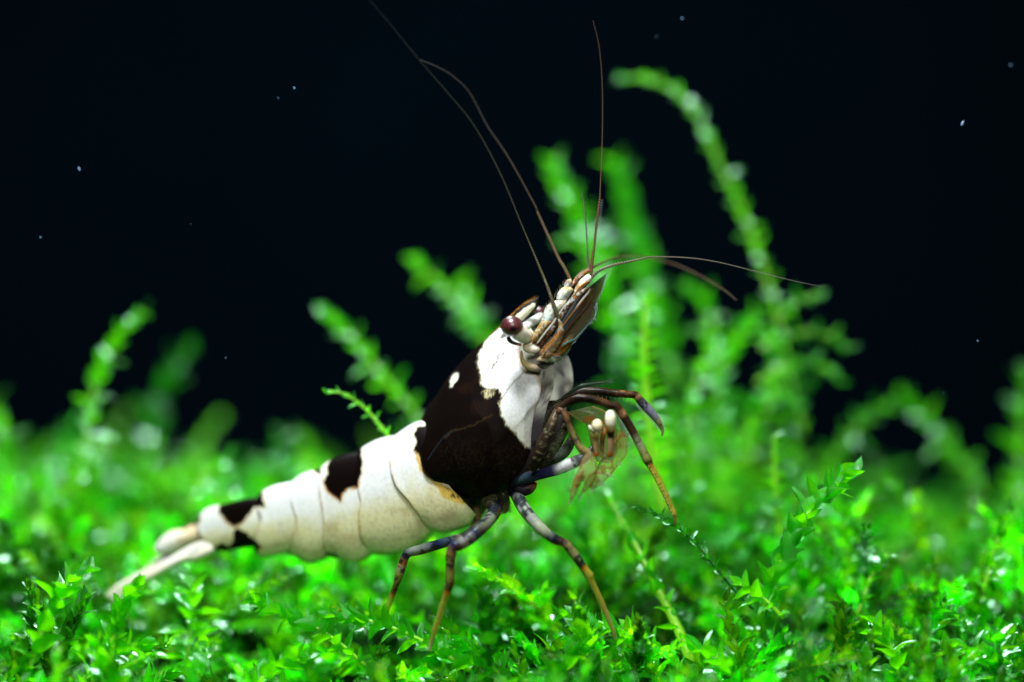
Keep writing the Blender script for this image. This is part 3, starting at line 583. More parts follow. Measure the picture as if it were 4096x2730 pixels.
# rostrum, eyes
def rcol(x, y, u, v):
    c = np.tile([.02, .014, .008], x.shape + (1,)); n = fbm(x, y, 8, 6)
    s = sdf(z1((400, 715), (500, 625), (600, 555), (635, 560), (625, 600), (560, 680), (490, 745), (430, 730)), x + 6 * (n - .5), y + 6 * (n - .5)); c = mix(c, (.85, .87, .66), sstep(2, -2, s))
    c = mix(c, (.42, .16, .02), sstep(.10, 0, v) * sstep(.4, .6, fbm(x, y, 7, 2)) * (u < .85)); return np.concatenate([c, np.ones(x.shape + (1,))], -1)
t = MB(); blade(t, z1((250, 815), (300, 752), (370, 690), (450, 615), (540, 550), (620, 512), (668, 484)), z1((420, 860), (470, 790), (520, 740), (570, 690), (620, 640), (655, 600), (668, 484)), -.02, .05, rcol, 50, 20)
ro = t.build('rostrum', M_BODY, shrimp)
t = MB(); B0 = spl(z1((150, 905), (250, 815), (300, 752), (370, 690), (450, 615), (540, 550), (620, 512)), 46)
hairs(t, [P(a, b, .0) for a, b in B0], [P(a + random.uniform(6, 12), b - random.uniform(9, 15), -.02) for a, b in B0], .0045, (.40, .17, .02, 1)); t.build('rostrum_teeth', M_HAIR, ro)
def eyecol(D):
    f = np.clip(-(D[..., 1] * .93 + D[..., 0] * -.1 + D[..., 2] * .33), -1, 1)
    n = fbm(np.arctan2(D[..., 0], D[..., 1]) * 40, D[..., 2] * 50, 6, 3)
    c = np.tile([.075, .013, .018], f.shape + (1,)); c = mix(c, (.13, .030, .032), sstep(.4, .6, n)); c = mix(c, (.055, .012, .02), sstep(.45, .3, fbm(np.arctan2(D[..., 0], D[..., 1]) * 60, D[..., 2] * 70, 5, 9))); c = mix(c, (.012, .003, .006), sstep(.90, .985, f)); c = mix(c, (.06, .012, .02), sstep(.5, .15, f))
    return np.concatenate([c, np.ones(f.shape + (1,))], -1)
ec = P(2048, 1306, -.48); t = MB(); ball(t, ec, .107, eyecol, 40, (1.03, 1, .96)); t.build('eye', M_EYE, shrimp)
t = MB(); limb(t, [(2062, 1318, -.46, 38), (2078, 1332, -.42, 37), (2096, 1344, -.36, 35), (2110, 1352, -.28, 30)], [(0, .70, .60, .42), (.25, .84, .80, .66), (.75, .80, .76, .60), (.9, .45, .27, .10), (1, .4, .2, .06)], 30, 24, blotch=None)
es = t.build('eyestalk', M_BODY, shrimp)
t = MB(); limb(t, [(2033, 1350, -.40, 9), (2040, 1364, -.38, 10), (2058, 1374, -.37, 8), (2085, 1381, -.36, 6)], [(0, .03, .03, .02), (.6, .05, .05, .03), (1, .4, .2, .05)], 16, 8); t.build('stalk_rim', M_BODY, es)
t = MB(); ball(t, P(2158, 1246, .28), .05, eyecol, 24, (1.3, 1, .9)); t.build('eye', M_EYE, shrimp)
t = MB(); limb(t, [(2165, 1262, .26, 15), (2150, 1276, .18, 20), (2125, 1292, .08, 22), (2100, 1310, -.05, 24)], [(0, .85, .84, .76), (1, .6, .62, .6)], 20, 14); t.build('eyestalk', M_BODY, shrimp)
# ------------------------------------------------------------------ head appendages
def part_limb(name, pts, stops, parent=shrimp, mat=None, blotch=None, **kw):
    t = MB(); limb(t, pts, stops, blotch=blotch, **kw); return t.build(name, mat or M_LIMB, parent)
PALE = (.58, .68, .64, 1); BR = (.22, .10, .03, 1); DK = (.007, .005, .005, 1); OR = (.5, .2, .03, 1)
BLR = [((.35, .17, .04), .62, 16, 5), ((.85, .88, .84), .66, 12, 9)]
def cols(*a): return [(t,) + tuple(c) for t, c in a]
# basal head pieces
part_limb('head_plate', Z3([(660, 1040, -.30, 15), (610, 1040, -.33, 20), (550, 1030, -.33, 20), (520, 990, -.31, 12)], 1900, 1000, 2.614), cols((0, (.8, .8, .72, 1)), (.6, (.78, .72, .52, 1)), (1, (.4, .25, .1, 1))), mat=M_BODY, sides=18)
part_limb('head_plate', z1((485, 1060, -.34, 5), (495, 1150, -.33, 10), (545, 1210, -.31, 17), (620, 1235, -.30, 17), (680, 1270, -.29, 8)), cols((0, (.5, .3, .1, 1)), (.4, (.55, .45, .2, 1)), (.8, (.45, .35, .25, 1)), (1, (.06, .06, .08, 1))), mat=M_BODY, sides=16)
part_limb('head_plate', z1((690, 1060, -.34, 18), (750, 1100, -.34, 30), (830, 1130, -.3, 22), (900, 1130, -.22, 12)), cols((0, BR), (.4, (.45, .45, .35, 1)), (1, (.4, .42, .38, 1))), blotch=BLR, sides=16)
part_limb('head_plate', z1((700, 1200, -.25, 18), (760, 1200, -.22, 22), (820, 1170, -.2, 10)), cols((0, (.3, .3, .33, .8)), (1, (.35, .2, .15, .8))), sides=14, mat=M_GLASSY)
# antennule stalks: chains of pale segments
def seglist(pieces, mat=None, name='antennule_segment', blotch=BLR):
    for pts, st in pieces: part_limb(name, z1(*pts), st, mat=mat, blotch=blotch, n=36, sides=16)
def hcol(base, tip, streak=(.16, .08, .03), k=.6, seed=3, edge=.7, al=1.0):
    def f(x, y, u, v):
        n = fbm(u * 90 + x * .05, v * 330, 34, seed); m = fbm(x, y, 10, seed + 4); c = mix(np.tile(np.array(base, float), x.shape + (1,)), tip, sstep(.3, .9, u))
        c = mix(c, streak, sstep(.52, .64, n) * k); c = mix(c, (.45, .18, .03), sstep(.60, .72, m) * .6); c = mix(c, (.90, .92, .84), sstep(.44, .36, m) * .6 * (1 - k * .5)); c = mix(c, (.035, .014, .008), sstep(.60, .68, fbm(x, y, 16, seed + 9)) * k * .8)
        e = sstep(.16, .02, np.minimum(v, 1 - v)) + sstep(.08, .0, np.minimum(u, 1 - u)); c = mix(c, (.20, .08, .02), np.clip(e, 0, 1) * edge * (.4 + .6 * sstep(.4, .6, m)))
        return np.concatenate([c, al * np.ones(x.shape + (1,))], -1)
    return f
def hblade(name, L, R, d, th, f, **kw):
    t = MB(); blade(t, z1(*L), z1(*R), d, th, f, nu=60, nv=26, **kw); return t.build(name, M_BODY, shrimp)
TEAL = (.50, .66, .62)
hblade('antennule_segment', [(555, 965), (600, 890), (650, 810), (700, 730)], [(650, 965), (700, 900), (760, 820), (815, 735)], -.34, .05, hcol((.30, .20, .05), (.42, .38, .16), k=.8, seed=5))
hblade('antennule_segment', [(660, 820), (700, 710), (735, 615), (785, 560), (835, 532)], [(765, 835), (830, 740), (890, 650), (945, 580), (962, 528)], -.30, .065, hcol(TEAL, (.70, .74, .60), k=.45, seed=8))
hblade('antennule_segment', [(848, 525), (862, 460), (900, 405), (935, 385)], [(962, 535), (1000, 470), (1030, 420), (1000, 385)], -.26, .055, hcol((.62, .74, .72), (.60, .58, .30), k=.5, seed=11))
hblade('antennule_segment', [(925, 402), (932, 350), (960, 315), (1000, 303)], [(985, 412), (1015, 385), (1022, 345), (1006, 308)], -.22, .05, hcol((.60, .70, .70), (.50, .36, .16), k=.5, seed=12))
hblade('antennule_segment', [(720, 650), (745, 590), (800, 545)], [(760, 660), (800, 620), (840, 560)], -.05, .05, hcol((.7, .76, .72), (.7, .7, .5), seed=14))
hblade('antennule_segment', [(850, 690), (950, 560), (1010, 480), (1060, 415)], [(905, 700), (995, 590), (1065, 505), (1115, 440)], -.20, .045, hcol((.38, .50, .50), (.50, .46, .28), k=.7, seed=15))
hblade('antennule_segment', [(1030, 445), (1060, 370), (1105, 310), (1140, 282), (1168, 258)], [(1100, 462), (1150, 400), (1200, 345), (1222, 300), (1205, 262)], -.20, .06, hcol((.55, .42, .24), (.92, .90, .82), k=.45, seed=16, edge=.5))
hblade('antennule_segment', [(1000, 375), (1045, 292), (1105, 235), (1190, 188)], [(1052, 372), (1100, 310), (1160, 262), (1220, 215)], -.10, .04, hcol((.22, .05, .012), (.34, .10, .015), streak=(.45, .16, .03), k=.6, seed=18))
hblade('antennule_segment', [(605, 965), (720, 850), (840, 700), (960, 550), (1080, 440), (1172, 392)], [(690, 1015), (795, 885), (905, 735), (1020, 580), (1112, 485), (1188, 402)], -.33, .02, hcol((.028, .012, .008), (.03, .018, .012), streak=(.22, .10, .03), k=.5, seed=19, edge=.2))
# antennal scales
def scol(x, y, u, v):
    n = fbm(x * .6 + y * .3, y, 12, 71); c = np.tile([.20, .12, .065], x.shape + (1,)); c = mix(c, (.10, .045, .02), sstep(.55, .4, v + .3 * (n - .5)) * .8)
    c = mix(c, (.20, .21, .24), sstep(.75, 1, v) * .6); c = mix(c, (.012, .02, .04), sstep(.20, .06, np.abs(v - .16)) * .9)
    rib = .5 + .5 * np.sin((x * 1.1 + y * .75) / 2.2); c = mix(c, (.42, .36, .28), sstep(.45, .7, v) * rib * .25)
    c = mix(c, (.42, .15, .02), sstep(.22, .0, u) * .9); c = mix(c, (.25, .45, .5), sstep(.45, .2, np.abs(u - .25)) * sstep(.35, .15, np.abs(v - .1)) * .25)
    a = .93 - .55 * sstep(.75, 1, v) - .2 * sstep(.8, 1, u); return np.concatenate([c, a[..., None]], -1)
t = MB(); blade(t, z1((720, 1060), (820, 900), (900, 760), (980, 640), (1080, 500), (1190, 390), (1280, 320), (1372, 252)), z1((900, 1130), (1000, 1010), (1060, 940), (1180, 790), (1250, 690), (1265, 570), (1330, 420), (1372, 252)), -.30, .035, scol, 90, 40, tilt=.22)
sc1 = t.build('antennal_scale', M_GLASSY, shrimp)
def scol2(x, y, u, v):
    c = np.tile([.035, .018, .012], x.shape + (1,)); n = fbm(x, y, 14, 7); c = mix(c, (.30, .36, .30), sstep(.55, .7, n) * .4); c = mix(c, (.30, .12, .02), sstep(.25, 0, u)); return np.concatenate([c, np.ones(x.shape + (1,)) * .97], -1)
t = MB(); blade(t, z1((590, 980), (680, 860), (800, 720), (900, 620), (1020, 490), (1120, 400), (1180, 340)), z1((700, 1020), (800, 880), (880, 760), (960, 640), (1060, 510), (1140, 420), (1180, 340)), -.24, .04, scol2, 70, 20)
t.build('antennal_scale', M_GLASSY, shrimp)
def ribs(lst, parent):
    for pts, rgb in lst: part_limb('rib', z1(*pts), cols((0, rgb), (1, rgb)), parent=parent, n=40, sides=8, edge=.2)
ribs([([(700, 1010, -.40, 3), (800, 880, -.41, 4), (900, 740, -.41, 4), (1010, 590, -.40, 4), (1110, 480, -.38, 3), (1190, 400, -.36, 2)], (.02, .010, .006, 1)),
      ([(760, 1000, -.41, 3), (880, 850, -.42, 3), (1000, 690, -.41, 3), (1120, 540, -.39, 3), (1240, 400, -.37, 2)], (.30, .12, .02, 1)),
      ([(830, 1010, -.42, 2.5), (930, 880, -.42, 3), (1050, 730, -.41, 3), (1160, 600, -.39, 2.5), (1270, 420, -.37, 2)], (.05, .02, .01, 1)),
      ([(900, 1010, -.40, 4), (980, 960, -.38, 5), (1050, 930, -.34, 4), (1150, 820, -.30, 3), (1230, 720, -.28, 2)], (.10, .24, .20, 1)),  # teal line drawn in as a highlight along the lower right edge
      ([(690, 1090, -.44, 3), (740, 1010, -.46, 4), (830, 930, -.47, 4), (890, 850, -.46, 3)], (.50, .18, .02, 1)),
      ([(650, 980, -.40, 3), (740, 860, -.41, 4), (820, 760, -.40, 4), (900, 640, -.38, 3), (960, 560, -.36, 2)], (.60, .64, .54, 1)),
      ([(720, 1120, -.42, 2), (790, 1090, -.43, 3), (870, 1100, -.40, 3), (930, 1040, -.36, 2)], (.42, .14, .02, 1)),
      ([(1040, 470, -.26, 2), (1090, 400, -.27, 3), (1150, 350, -.27, 3), (1200, 330, -.26, 2)], (.45, .18, .03, 1))], sc1)
# pale dots along the rib
t = MB(); A = spl(z1((918, 795), (960, 730), (1040, 620), (1120, 520), (1180, 450), (1200, 410)), 38)
for a, b in A: ball(t, P(a, b, -.39), .0085, (.86, .80, .68, 1), 6)
t.build('rib_dots', M_BODY, sc1)
t = MB(); A = spl(z1((1010, 1000), (1060, 940), (1180, 790), (1250, 690), (1265, 570), (1330, 420), (1372, 252)), 120)
hairs(t, [P(a, b, -.2) for a, b in A], [P(a + random.uniform(5, 12), b - random.uniform(6, 14), -.18) for a, b in A], .0035, (.30, .36, .42, .7)); t.build('fringe', M_HAIR, sc1)
t = MB()
for cx, cy in ((1255, 600), (1250, 710), (1205, 760)):
    for k in range(9):
        b = z1((cx - 12, cy + k * 3))[0]; e = z1((cx + random.uniform(10, 34), cy + random.uniform(-30, 40)))[0]; hairs(t, [P(*b, -.2)], [P(*e, -.2)], .004, (.6, .72, .8, 1))
t.build('bristles', M_HAIR, sc1)
part_limb('antenna_base', z1((860, 1120, -.25, 14), (920, 1010, -.27, 24), (980, 930, -.27, 22), (1040, 870, -.25, 10)), cols((0, (.3, .3, .2, 1)), (.4, (.55, .2, .02, 1)), (.7, (.6, .25, .02, 1)), (1, (.15, .15, .1, 1))), blotch=[((.1, .2, .16), .55, 14, 5)], sides=16)
hblade('antenna_base', [(690, 1120), (720, 1040), (790, 950), (850, 880), (870, 780), (850, 700)], [(790, 1130), (850, 1040), (900, 960), (930, 880), (925, 800), (880, 700)], -.40, .05, hcol((.30, .20, .08), (.24, .17, .06), streak=(.10, .04, .015), k=.8, seed=23, al=.9))
hblade('antenna_base', [(640, 1150), (690, 1100), (720, 1040), (700, 1000)], [(760, 1180), (800, 1130), (800, 1080), (760, 1020)], -.36, .05, hcol((.42, .36, .22), (.30, .14, .05), k=.8, seed=27))
part_limb('antenna_base', z1((850, 1120, -.2, 12), (930, 1060, -.2, 20), (1000, 1000, -.2, 10)), cols((0, (.4, .42, .32, 1)), (1, (.15, .2, .15, 1))), sides=14)
# flagella
def flag(name, pts, c0, c1, r_mul=1.0, ring=.35, n=260, al=1.0, comb=None):
    c0 = [.42 * q for q in c0]; c1 = [.42 * q for q in c1]
    A = spl(pts, n); Q = PV(A[:, 0], A[:, 1], A[:, 2]); t = np.linspace(0, 1, n); L = np.hypot(np.diff(A[:, 0]), np.diff(A[:, 1])).sum()
    ph = (t * L / 11.0) % 1.0; rg = sstep(.35, .0, np.abs(ph - .5))
    R = A[:, 3] / 400 * r_mul * .78 * (1 - .25 * t) * (1 + .18 * rg); c = (1 - t[:, None]) * np.array(c0) + t[:, None] * np.array(c1); c = mix(c, np.array([.42, .42, .38]), rg * ring)
    mb = MB(); tube3(mb, Q, R, np.hstack([c, (al * (1 - .6 * t))[:, None]]), 7); return mb.build(name, M_LIMB, shrimp)
flag('antenna', z1((900, 800, -.40, 9), (850, 650, -.4, 10), (790, 480, -.35, 8.5), (720, 290, -.2, 7.5)) + dd((1200, 520, .0, 3.2), (1150, 400, .1, 2.8), (1090, 290, .15, 2.5), (1030, 215, .2, 2.2), (965, 140, .25, 1.9), (900, 60, .3, 1.7), (845, -5, .35, 1.5)), (.16, .14, .04), (.02, .035, .04), 1.0, .12, 420)
flag('antenna', z1((1000, 320, -.1, 9), (930, 180, -.05, 9), (860, 60, 0, 8.5)) + dd((1237, 492, .15, 6), (1228, 470, .15, 3.2), (1170, 365, .25, 2.8), (1120, 290, .3, 2.5), (1080, 215, .3, 2.3), (1040, 175, .25, 2.6), (1000, 152, .2, 2.6), (965, 138, .2, 2.2)), (.26, .15, .03), (.16, .15, .16), 1.0, .2, 380)
flag('antennule', z1((1195, 230, -.05, 6), (1185, 120, -.05, 5.5)) + dd((1349, 560, -.05, 5), (1345, 500, 0, 4.5), (1340, 455, 0, 4), (1334, 440, 0, 2.5)), (.30, .16, .09), (.12, .10, .16), 1.0, .5, 160)
fl = flag('antennule', z1((1215, 260, -.1, 8), (1225, 120, -.1, 9)) + dd((1366, 560, -.1, 6.5), (1374, 490, -.1, 6), (1378, 460, -.1, 5), (1379, 440, -.1, 3.2), (1384, 320, -.05, 2.4), (1384, 200, 0, 2.2), (1377, 110, 0, 2), (1363, 48, 0, 1.6)), (.32, .13, .03), (.30, .14, .08), 1.0, .2, 420)
t = MB(); A = spl(dd((1368, 590), (1374, 530), (1378, 490), (1381, 462)), 26)
hairs(t, [P(a, b, -.1) for a, b in A], [P(a + 12, b - 4, -.12) for a, b in A], .0018, (.30, .36, .36, .8)); t.build('comb_hairs', M_HAIR, fl)
fl = flag('antennule', z1((1220, 290, -.12, 7), (1300, 220, -.15, 6.5), (1450, 160, -.15, 6), (1700, 105, -.15, 5)) + dd((1500, 591, -.12, 3.8), (1580, 593, -.1, 3.2), (1650, 603, -.1, 2.8), (1740, 625, -.1, 2.5), (1820, 645, -.1, 2.2), (1895, 661, -.1, 1.6)), (.30, .14, .03), (.42, .42, .36), 1.0, .6, 420)
t = MB(); A = spl(z1((1230, 270), (1300, 212), (1450, 150), (1650, 102)), 16)
hairs(t, [P(a, b, -.16) for a, b in A], [P(a - 1, b - 9, -.18) for a, b in A], .003, (.5, .55, .5, 1)); t.build('comb_hairs', M_HAIR, fl)
flag('antennule', z1((1210, 200, .05, 6), (1300, 150, .15, 5.5), (1450, 85, .4, 5), (1650, 65, .6, 5)) + dd((1480, 592, .7, 4.5), (1550, 608, .8, 4.5), (1620, 640, .6, 4.5), (1665, 668, .4, 5), (1692, 690, .3, 3)), (.28, .14, .04), (.34, .20, .12), 1.0, .3, 260)
# short hairs over the stalks
t = MB()
for line in (z1((720, 620), (780, 560), (850, 470), (920, 370), (990, 300)), z1((1060, 300), (1120, 240), (1190, 190))):
    A = spl(line, 26); hairs(t, [P(a, b + 3, -.15) for a, b in A], [P(a + random.uniform(-9, 3), b - random.uniform(8, 16), -.18) for a, b in A], .003, (.5, .5, .36, 1))
t.build('bristles', M_HAIR, shrimp)

# ------------------------------------------------------------------ legs
BW = [((.012, .016, .03), .50, 26, 5), ((.62, .66, .64), .66, 20, 9)]
OL = [((.05, .05, .015), .62, 10, 4)]
def leg(pts, st, blotch=None, n=150, sides=14, **kw): return part_limb('leg', pts, st, blotch=blotch, n=n, sides=sides, wob=.1, **kw)
def legbr(parent, pts, k, ln, col=(.55, .6, .55, 1), both=False, r=.003):
    A = spl([p[:4] for p in pts], k); t = MB(); T = np.gradient(A[:, :2], axis=0); T /= np.linalg.norm(T, axis=1)[:, None]
    for i, a in enumerate(A):
        for s_ in ((1, -1) if both else (1,)):
            nx, ny = -T[i][1] * s_, T[i][0] * s_; l = ln * random.uniform(.6, 1.2)
            b = P(a[0] + nx * a[3] * .9, a[1] + ny * a[3] * .9, a[2]); e = P(a[0] + nx * (a[3] + l) + T[i][0] * l * .5, a[1] + ny * (a[3] + l) + T[i][1] * l * .5, a[2] - .01)
            hairs(t, [b], [e], r, col)
    return t.build('bristles', M_HAIR, parent)
# walking leg, right
p = z6((1170, 90, .12, 34), (1200, 180, .04, 32), (1235, 250, -.1, 30), (1290, 350, -.28, 29), (1400, 480, -.48, 26), (1500, 560, -.5, 23), (1572, 592, -.5, 19), (1600, 610, -.5, 20), (1670, 700, -.48, 20), (1740, 800, -.46, 18), (1765, 835, -.45, 22), (1785, 880, -.44, 15), (1850, 1020, -.40, 14), (1905, 1150, -.36, 12), (1945, 1250, -.32, 10), (1955, 1300, -.3, 6))
l = leg(p, cols((0, DK), (.12, (.012, .012, .02, 1)), (.2, (.46, .52, .44, 1)), (.26, (.30, .33, .30, 1)), (.33, (.44, .50, .34, .85)), (.40, (.012, .03, .06, 1)), (.435, (.42, .20, .09, 1)), (.47, (.32, .24, .10, 1)), (.56, (.36, .38, .16, .8)), (.595, (.05, .05, .02, 1)), (.615, (.6, .25, .02, 1)), (.64, (.48, .46, .05, .7)), (.8, (.54, .42, .06, .72)), (1, (.5, .36, .16, .8))), [((.005, .009, .022), .56, 30, 5)], bt=.60); legbr(l, p[9:], 20, 4)
# walking leg, middle
p = z6((1040, 180, .2, 36), (1078, 270, .08, 31), (1065, 370, -.12, 29), (985, 470, -.45, 29), (880, 560, -.55, 29), (800, 610, -.58, 27), (762, 622, -.6, 22), (745, 690, -.58, 22), (738, 800, -.56, 21), (735, 890, -.55, 21), (728, 920, -.55, 17), (690, 1040, -.5, 15), (650, 1170, -.45, 14), (610, 1290, -.4, 13), (585, 1390, -.38, 8))
l = leg(p, cols((0, DK), (.10, (.02, .03, .05, 1)), (.20, (.28, .33, .24, .9)), (.25, (.16, .19, .13, .9)), (.30, (.006, .02, .07, 1)), (.36, (.36, .38, .34, .9)), (.43, (.006, .02, .08, 1)), (.46, (.45, .22, .1, 1)), (.50, (.3, .28, .08, .95)), (.60, (.22, .24, .04, .95)), (.655, (.08, .05, .01, 1)), (.68, (.6, .25, .02, 1)), (.70, (.46, .50, .05, .68)), (.9, (.58, .46, .06, .7)), (1, (.6, .5, .35, .8))), [((.005, .009, .024), .55, 26, 5)], bt=.67); legbr(l, p[1:5], 20, 9, (.2, .25, .15, 1)); legbr(l, p[9:], 20, 3)
# walking leg, left
p = z6((930, 380, .25, 16), (935, 450, .2, 17), (860, 540, .1, 20), (760, 575, .0, 22), (640, 610, -.1, 23), (520, 645, -.2, 23), (440, 665, -.25, 20), (405, 700, -.25, 19), (380, 780, -.22, 20), (352, 870, -.2, 17), (345, 890, -.2, 14), (310, 990, -.15, 13), (270, 1100, -.1, 12), (240, 1190, -.05, 9))
l = leg(p, cols((0, (.10, .08, .03, 1)), (.15, (.25, .18, .08, 1)), (.28, (.05, .08, .10, 1)), (.36, (.006, .02, .07, 1)), (.5, (.24, .28, .22, .9)), (.56, (.03, .05, .10, 1)), (.60, (.6, .18, .03, 1)), (.625, (.55, .45, .32, .95)), (.68, (.25, .26, .04, .95)), (.79, (.10, .06, .01, 1)), (.81, (.5, .22, .03, 1)), (.84, (.44, .52, .05, .62)), (1, (.36, .5, .05, .62))), [((.005, .009, .022), .56, 20, 5)], bt=.80); legbr(l, p[8:], 18, 3)
# black, blue and white leg stretched forward
p = z3((120, 1180, -.05, 22), (230, 1130, -.15, 26), (340, 1090, -.22, 26), (450, 1060, -.26, 26), (560, 1030, -.28, 27), (680, 980, -.3, 28), (790, 930, -.3, 25), (860, 880, -.28, 18), (900, 820, -.2, 14))
l = leg(p, cols((0, DK), (.15, (.03, .06, .07, 1)), (.35, (.015, .015, .06, 1)), (.47, (.05, .05, .16, 1)), (.53, (.55, .58, .62, 1)), (.70, (.80, .82, .80, 1)), (.76, (.3, .36, .36, 1)), (.84, (.02, .04, .06, 1)), (1, (.04, .05, .08, 1))), [((.02, .03, .08), .66, 20, 5)]); legbr(l, p[2:5], 6, 10, (.6, .4, .3, 1))
part_limb('leg', z3((140, 1220, -.1, 20), (230, 1230, -.12, 28), (290, 1210, -.12, 26), (340, 1160, -.1, 12)), cols((0, DK), (.6, (.03, .02, .03, 1)), (1, (.45, .15, .06, 1))), sides=14)
# thighs bundled under the cheek
for pts, st in (
    ([(545, 470, -.35, 15), (500, 600, -.4, 24), (430, 760, -.42, 28), (370, 900, -.4, 28), (310, 1030, -.32, 22)], cols((0, (.16, .09, .05, 1)), (.3, (.035, .025, .016, 1)), (1, (.012, .008, .006, 1)))),
    ([(640, 600, -.3, 16), (560, 760, -.3, 24), (480, 880, -.3, 26), (400, 1010, -.25, 20)], cols((0, (.05, .06, .03, .9)), (.5, (.10, .12, .07, .85)), (1, (.02, .02, .015, 1)))),
    ([(720, 700, -.12, 18), (640, 840, -.12, 26), (560, 910, -.12, 26), (450, 960, -.1, 22)], cols((0, (.03, .04, .03, 1)), (.4, (.13, .17, .13, 1)), (1, (.01, .01, .01, 1)))),
    ([(660, 350, -.1, 12), (560, 400, -.15, 18), (450, 500, -.15, 24), (380, 640, -.15, 28), (330, 800, -.15, 26)], cols((0, (.06, .06, .03, .9)), (.4, (.08, .10, .07, .9)), (1, (.012, .012, .012, 1)))),
    ([(600, 400, 0, 16), (480, 420, 0, 24), (420, 480, 0, 30), (350, 620, 0, 30)], cols((0, (.03, .03, .04, 1)), (.5, (.02, .02, .03, 1)), (1, (.03, .02, .02, 1))))):
    part_limb('leg', z3(*pts), st, blotch=[((.03, .02, .01), .58, 14, 3), ((.22, .22, .12), .68, 8, 6)], n=60, sides=14)
# upper raised leg with brushy grey tip
p = z3((600, 400, -.15, 14), (680, 350, -.2, 17), (800, 290, -.22, 18), (950, 280, -.24, 18), (1100, 300, -.26, 18), (1250, 310, -.28, 17), (1310, 320, -.28, 18), (1350, 365, -.28, 19), (1420, 440, -.28, 21), (1490, 520, -.28, 17), (1545, 600, -.28, 12), (1568, 660, -.28, 8), (1564, 715, -.28, 3))
l = leg(p, cols((0, DK), (.25, (.03, .025, .015, 1)), (.36, (.012, .008, .005, 1)), (.44, (.02, .010, .004, 1)), (.5, (.26, .12, .02, 1)), (.54, (.10, .04, .01, 1)), (.60, (.03, .012, .006, 1)), (.625, (.45, .25, .12, 1)), (.65, (.03, .02, .02, 1)), (.72, (.20, .20, .30, 1)), (.82, (.22, .22, .32, 1)), (.88, (.30, .28, .10, .8)), (1, (.3, .28, .15, .8))), [((.02, .012, .01), .58, 14, 5)]); legbr(l, p[7:11], 34, 9, (.55, .55, .7, 1)); legbr(l, p[3:7], 10, 12, (.5, .4, .2, 1)); legbr(l, p[9:12], 14, 6, (.6, .6, .7, 1), both=True)
# second raised leg that becomes the long front leg
p = z3((540, 470, -.3, 14), (600, 420, -.33, 16), (680, 375, -.36, 18), (800, 345, -.38, 18), (950, 370, -.4, 18), (1060, 410, -.42, 17), (1125, 425, -.42, 18), (1180, 500, -.42, 19), (1250, 610, -.42, 19), (1320, 740, -.42, 19), (1380, 860, -.42, 20), (1425, 950, -.42, 21), (1450, 1000, -.42, 16), (1520, 1120, -.42, 15), (1590, 1260, -.42, 14.5), (1650, 1390, -.4, 13), (1680, 1460, -.4, 12.5), (1690, 1500, -.38, 9), (1688, 1570, -.3, 5))
l = leg(p, cols((0, (.08, .05, .03, 1)), (.1, (.012, .007, .005, 1)), (.2, (.010, .006, .005, 1)), (.27, (.09, .045, .015, 1)), (.30, (.015, .008, .004, 1)), (.35, (.05, .024, .008, 1)), (.375, (.45, .22, .1, 1)), (.40, (.03, .014, .01, 1)), (.49, (.05, .025, .012, 1)), (.54, (.30, .34, .20, .9)), (.625, (.32, .32, .08, .9)), (.655, (.05, .04, .02, 1)), (.675, (.50, .25, .03, 1)), (.72, (.52, .46, .04, .72)), (.95, (.60, .44, .05, .76)), (1, (.5, .28, .12, .8))), [((.04, .02, .01), .66, 12, 5)], n=220)
legbr(l, p[6:10], 30, 6, (.6, .68, .7, 1)); 
t = MB(); A = spl([q[:3] for q in p[12:17]], 15)
for a in A: ball(t, P(a[0] - 6, a[1] + 1, a[2] - .035), .0055, (.9, .65, .35, 1), 6)
t.build('leg_studs', M_BODY, l)
# slim arm down to the front claw
part_limb('claw_arm', z3((560, 465, -.42, 15), (620, 490, -.44, 17), (670, 620, -.46, 15), (740, 760, -.48, 16), (800, 850, -.5, 18), (860, 870, -.5, 17)), cols((0, (.30, .15, .07, 1)), (.3, (.10, .05, .02, 1)), (.6, (.22, .2, .06, .95)), (1, (.30, .22, .08, .9))), blotch=[((.05, .03, .02), .58, 16, 3)], sides=14)
def ccol(base, tipc, a0, a1, sp=.62, seed=40):
    def f(x, y, u, v):
        n = fbm(x, y, 18, seed); c = mix(np.tile(base, x.shape + (1,)), tipc, sstep(.55, .95, u)); c = mix(c, (.34, .10, .015), sstep(sp - .02, sp + .07, n) * .8); e = sstep(.16, 0, np.minimum(v, 1 - v)); c = mix(c, (.42, .30, .08), e * .6)
        a = .55 * (a0 + (a1 - a0) * sstep(.5, .9, u)) + .25 * e + .25 * sstep(sp, sp + .06, n); return np.concatenate([c, np.clip(a, 0, 1)[..., None]], -1)
    return f
def claw(name, L, R, d, th, f, tilt=0, **kw):
    t = MB(); blade(t, z3(*L), z3(*R), d, th, f, tilt=tilt, **kw); return t.build(name, M_GLASSY, shrimp)
AM = np.array([.55, .46, .24]); GR = (.50, .58, .50)
cl = claw('claw', [(850, 850), (800, 920), (770, 1000), (730, 1090), (700, 1160)], [(900, 870), (930, 950), (935, 1040), (880, 1080), (800, 1150)], -.52, .05, ccol(AM, (.4, .25, .08), .72, .75, .54))
claw('claw_finger', [(735, 1085), (700, 1160), (680, 1240), (668, 1360)], [(820, 1090), (770, 1190), (730, 1280), (672, 1365)], -.52, .03, ccol(np.array([.38, .22, .07]), GR, .85, .38, .52, 44))
claw('claw_finger', [(860, 1080), (820, 1150), (800, 1210), (760, 1300)], [(938, 1030), (920, 1120), (880, 1190), (765, 1302)], -.49, .03, ccol(np.array([.40, .24, .07]), GR, .85, .42, .52, 47))
claw('claw', [(1150, 660), (1110, 760), (1040, 880), (960, 960), (930, 1060)], [(1200, 680), (1228, 780), (1225, 890), (1150, 990), (1060, 1110)], -.44, .05, ccol(np.array([.40, .30, .10]), (.42, .36, .2), .55, .6, .54, 50), tilt=-.1)
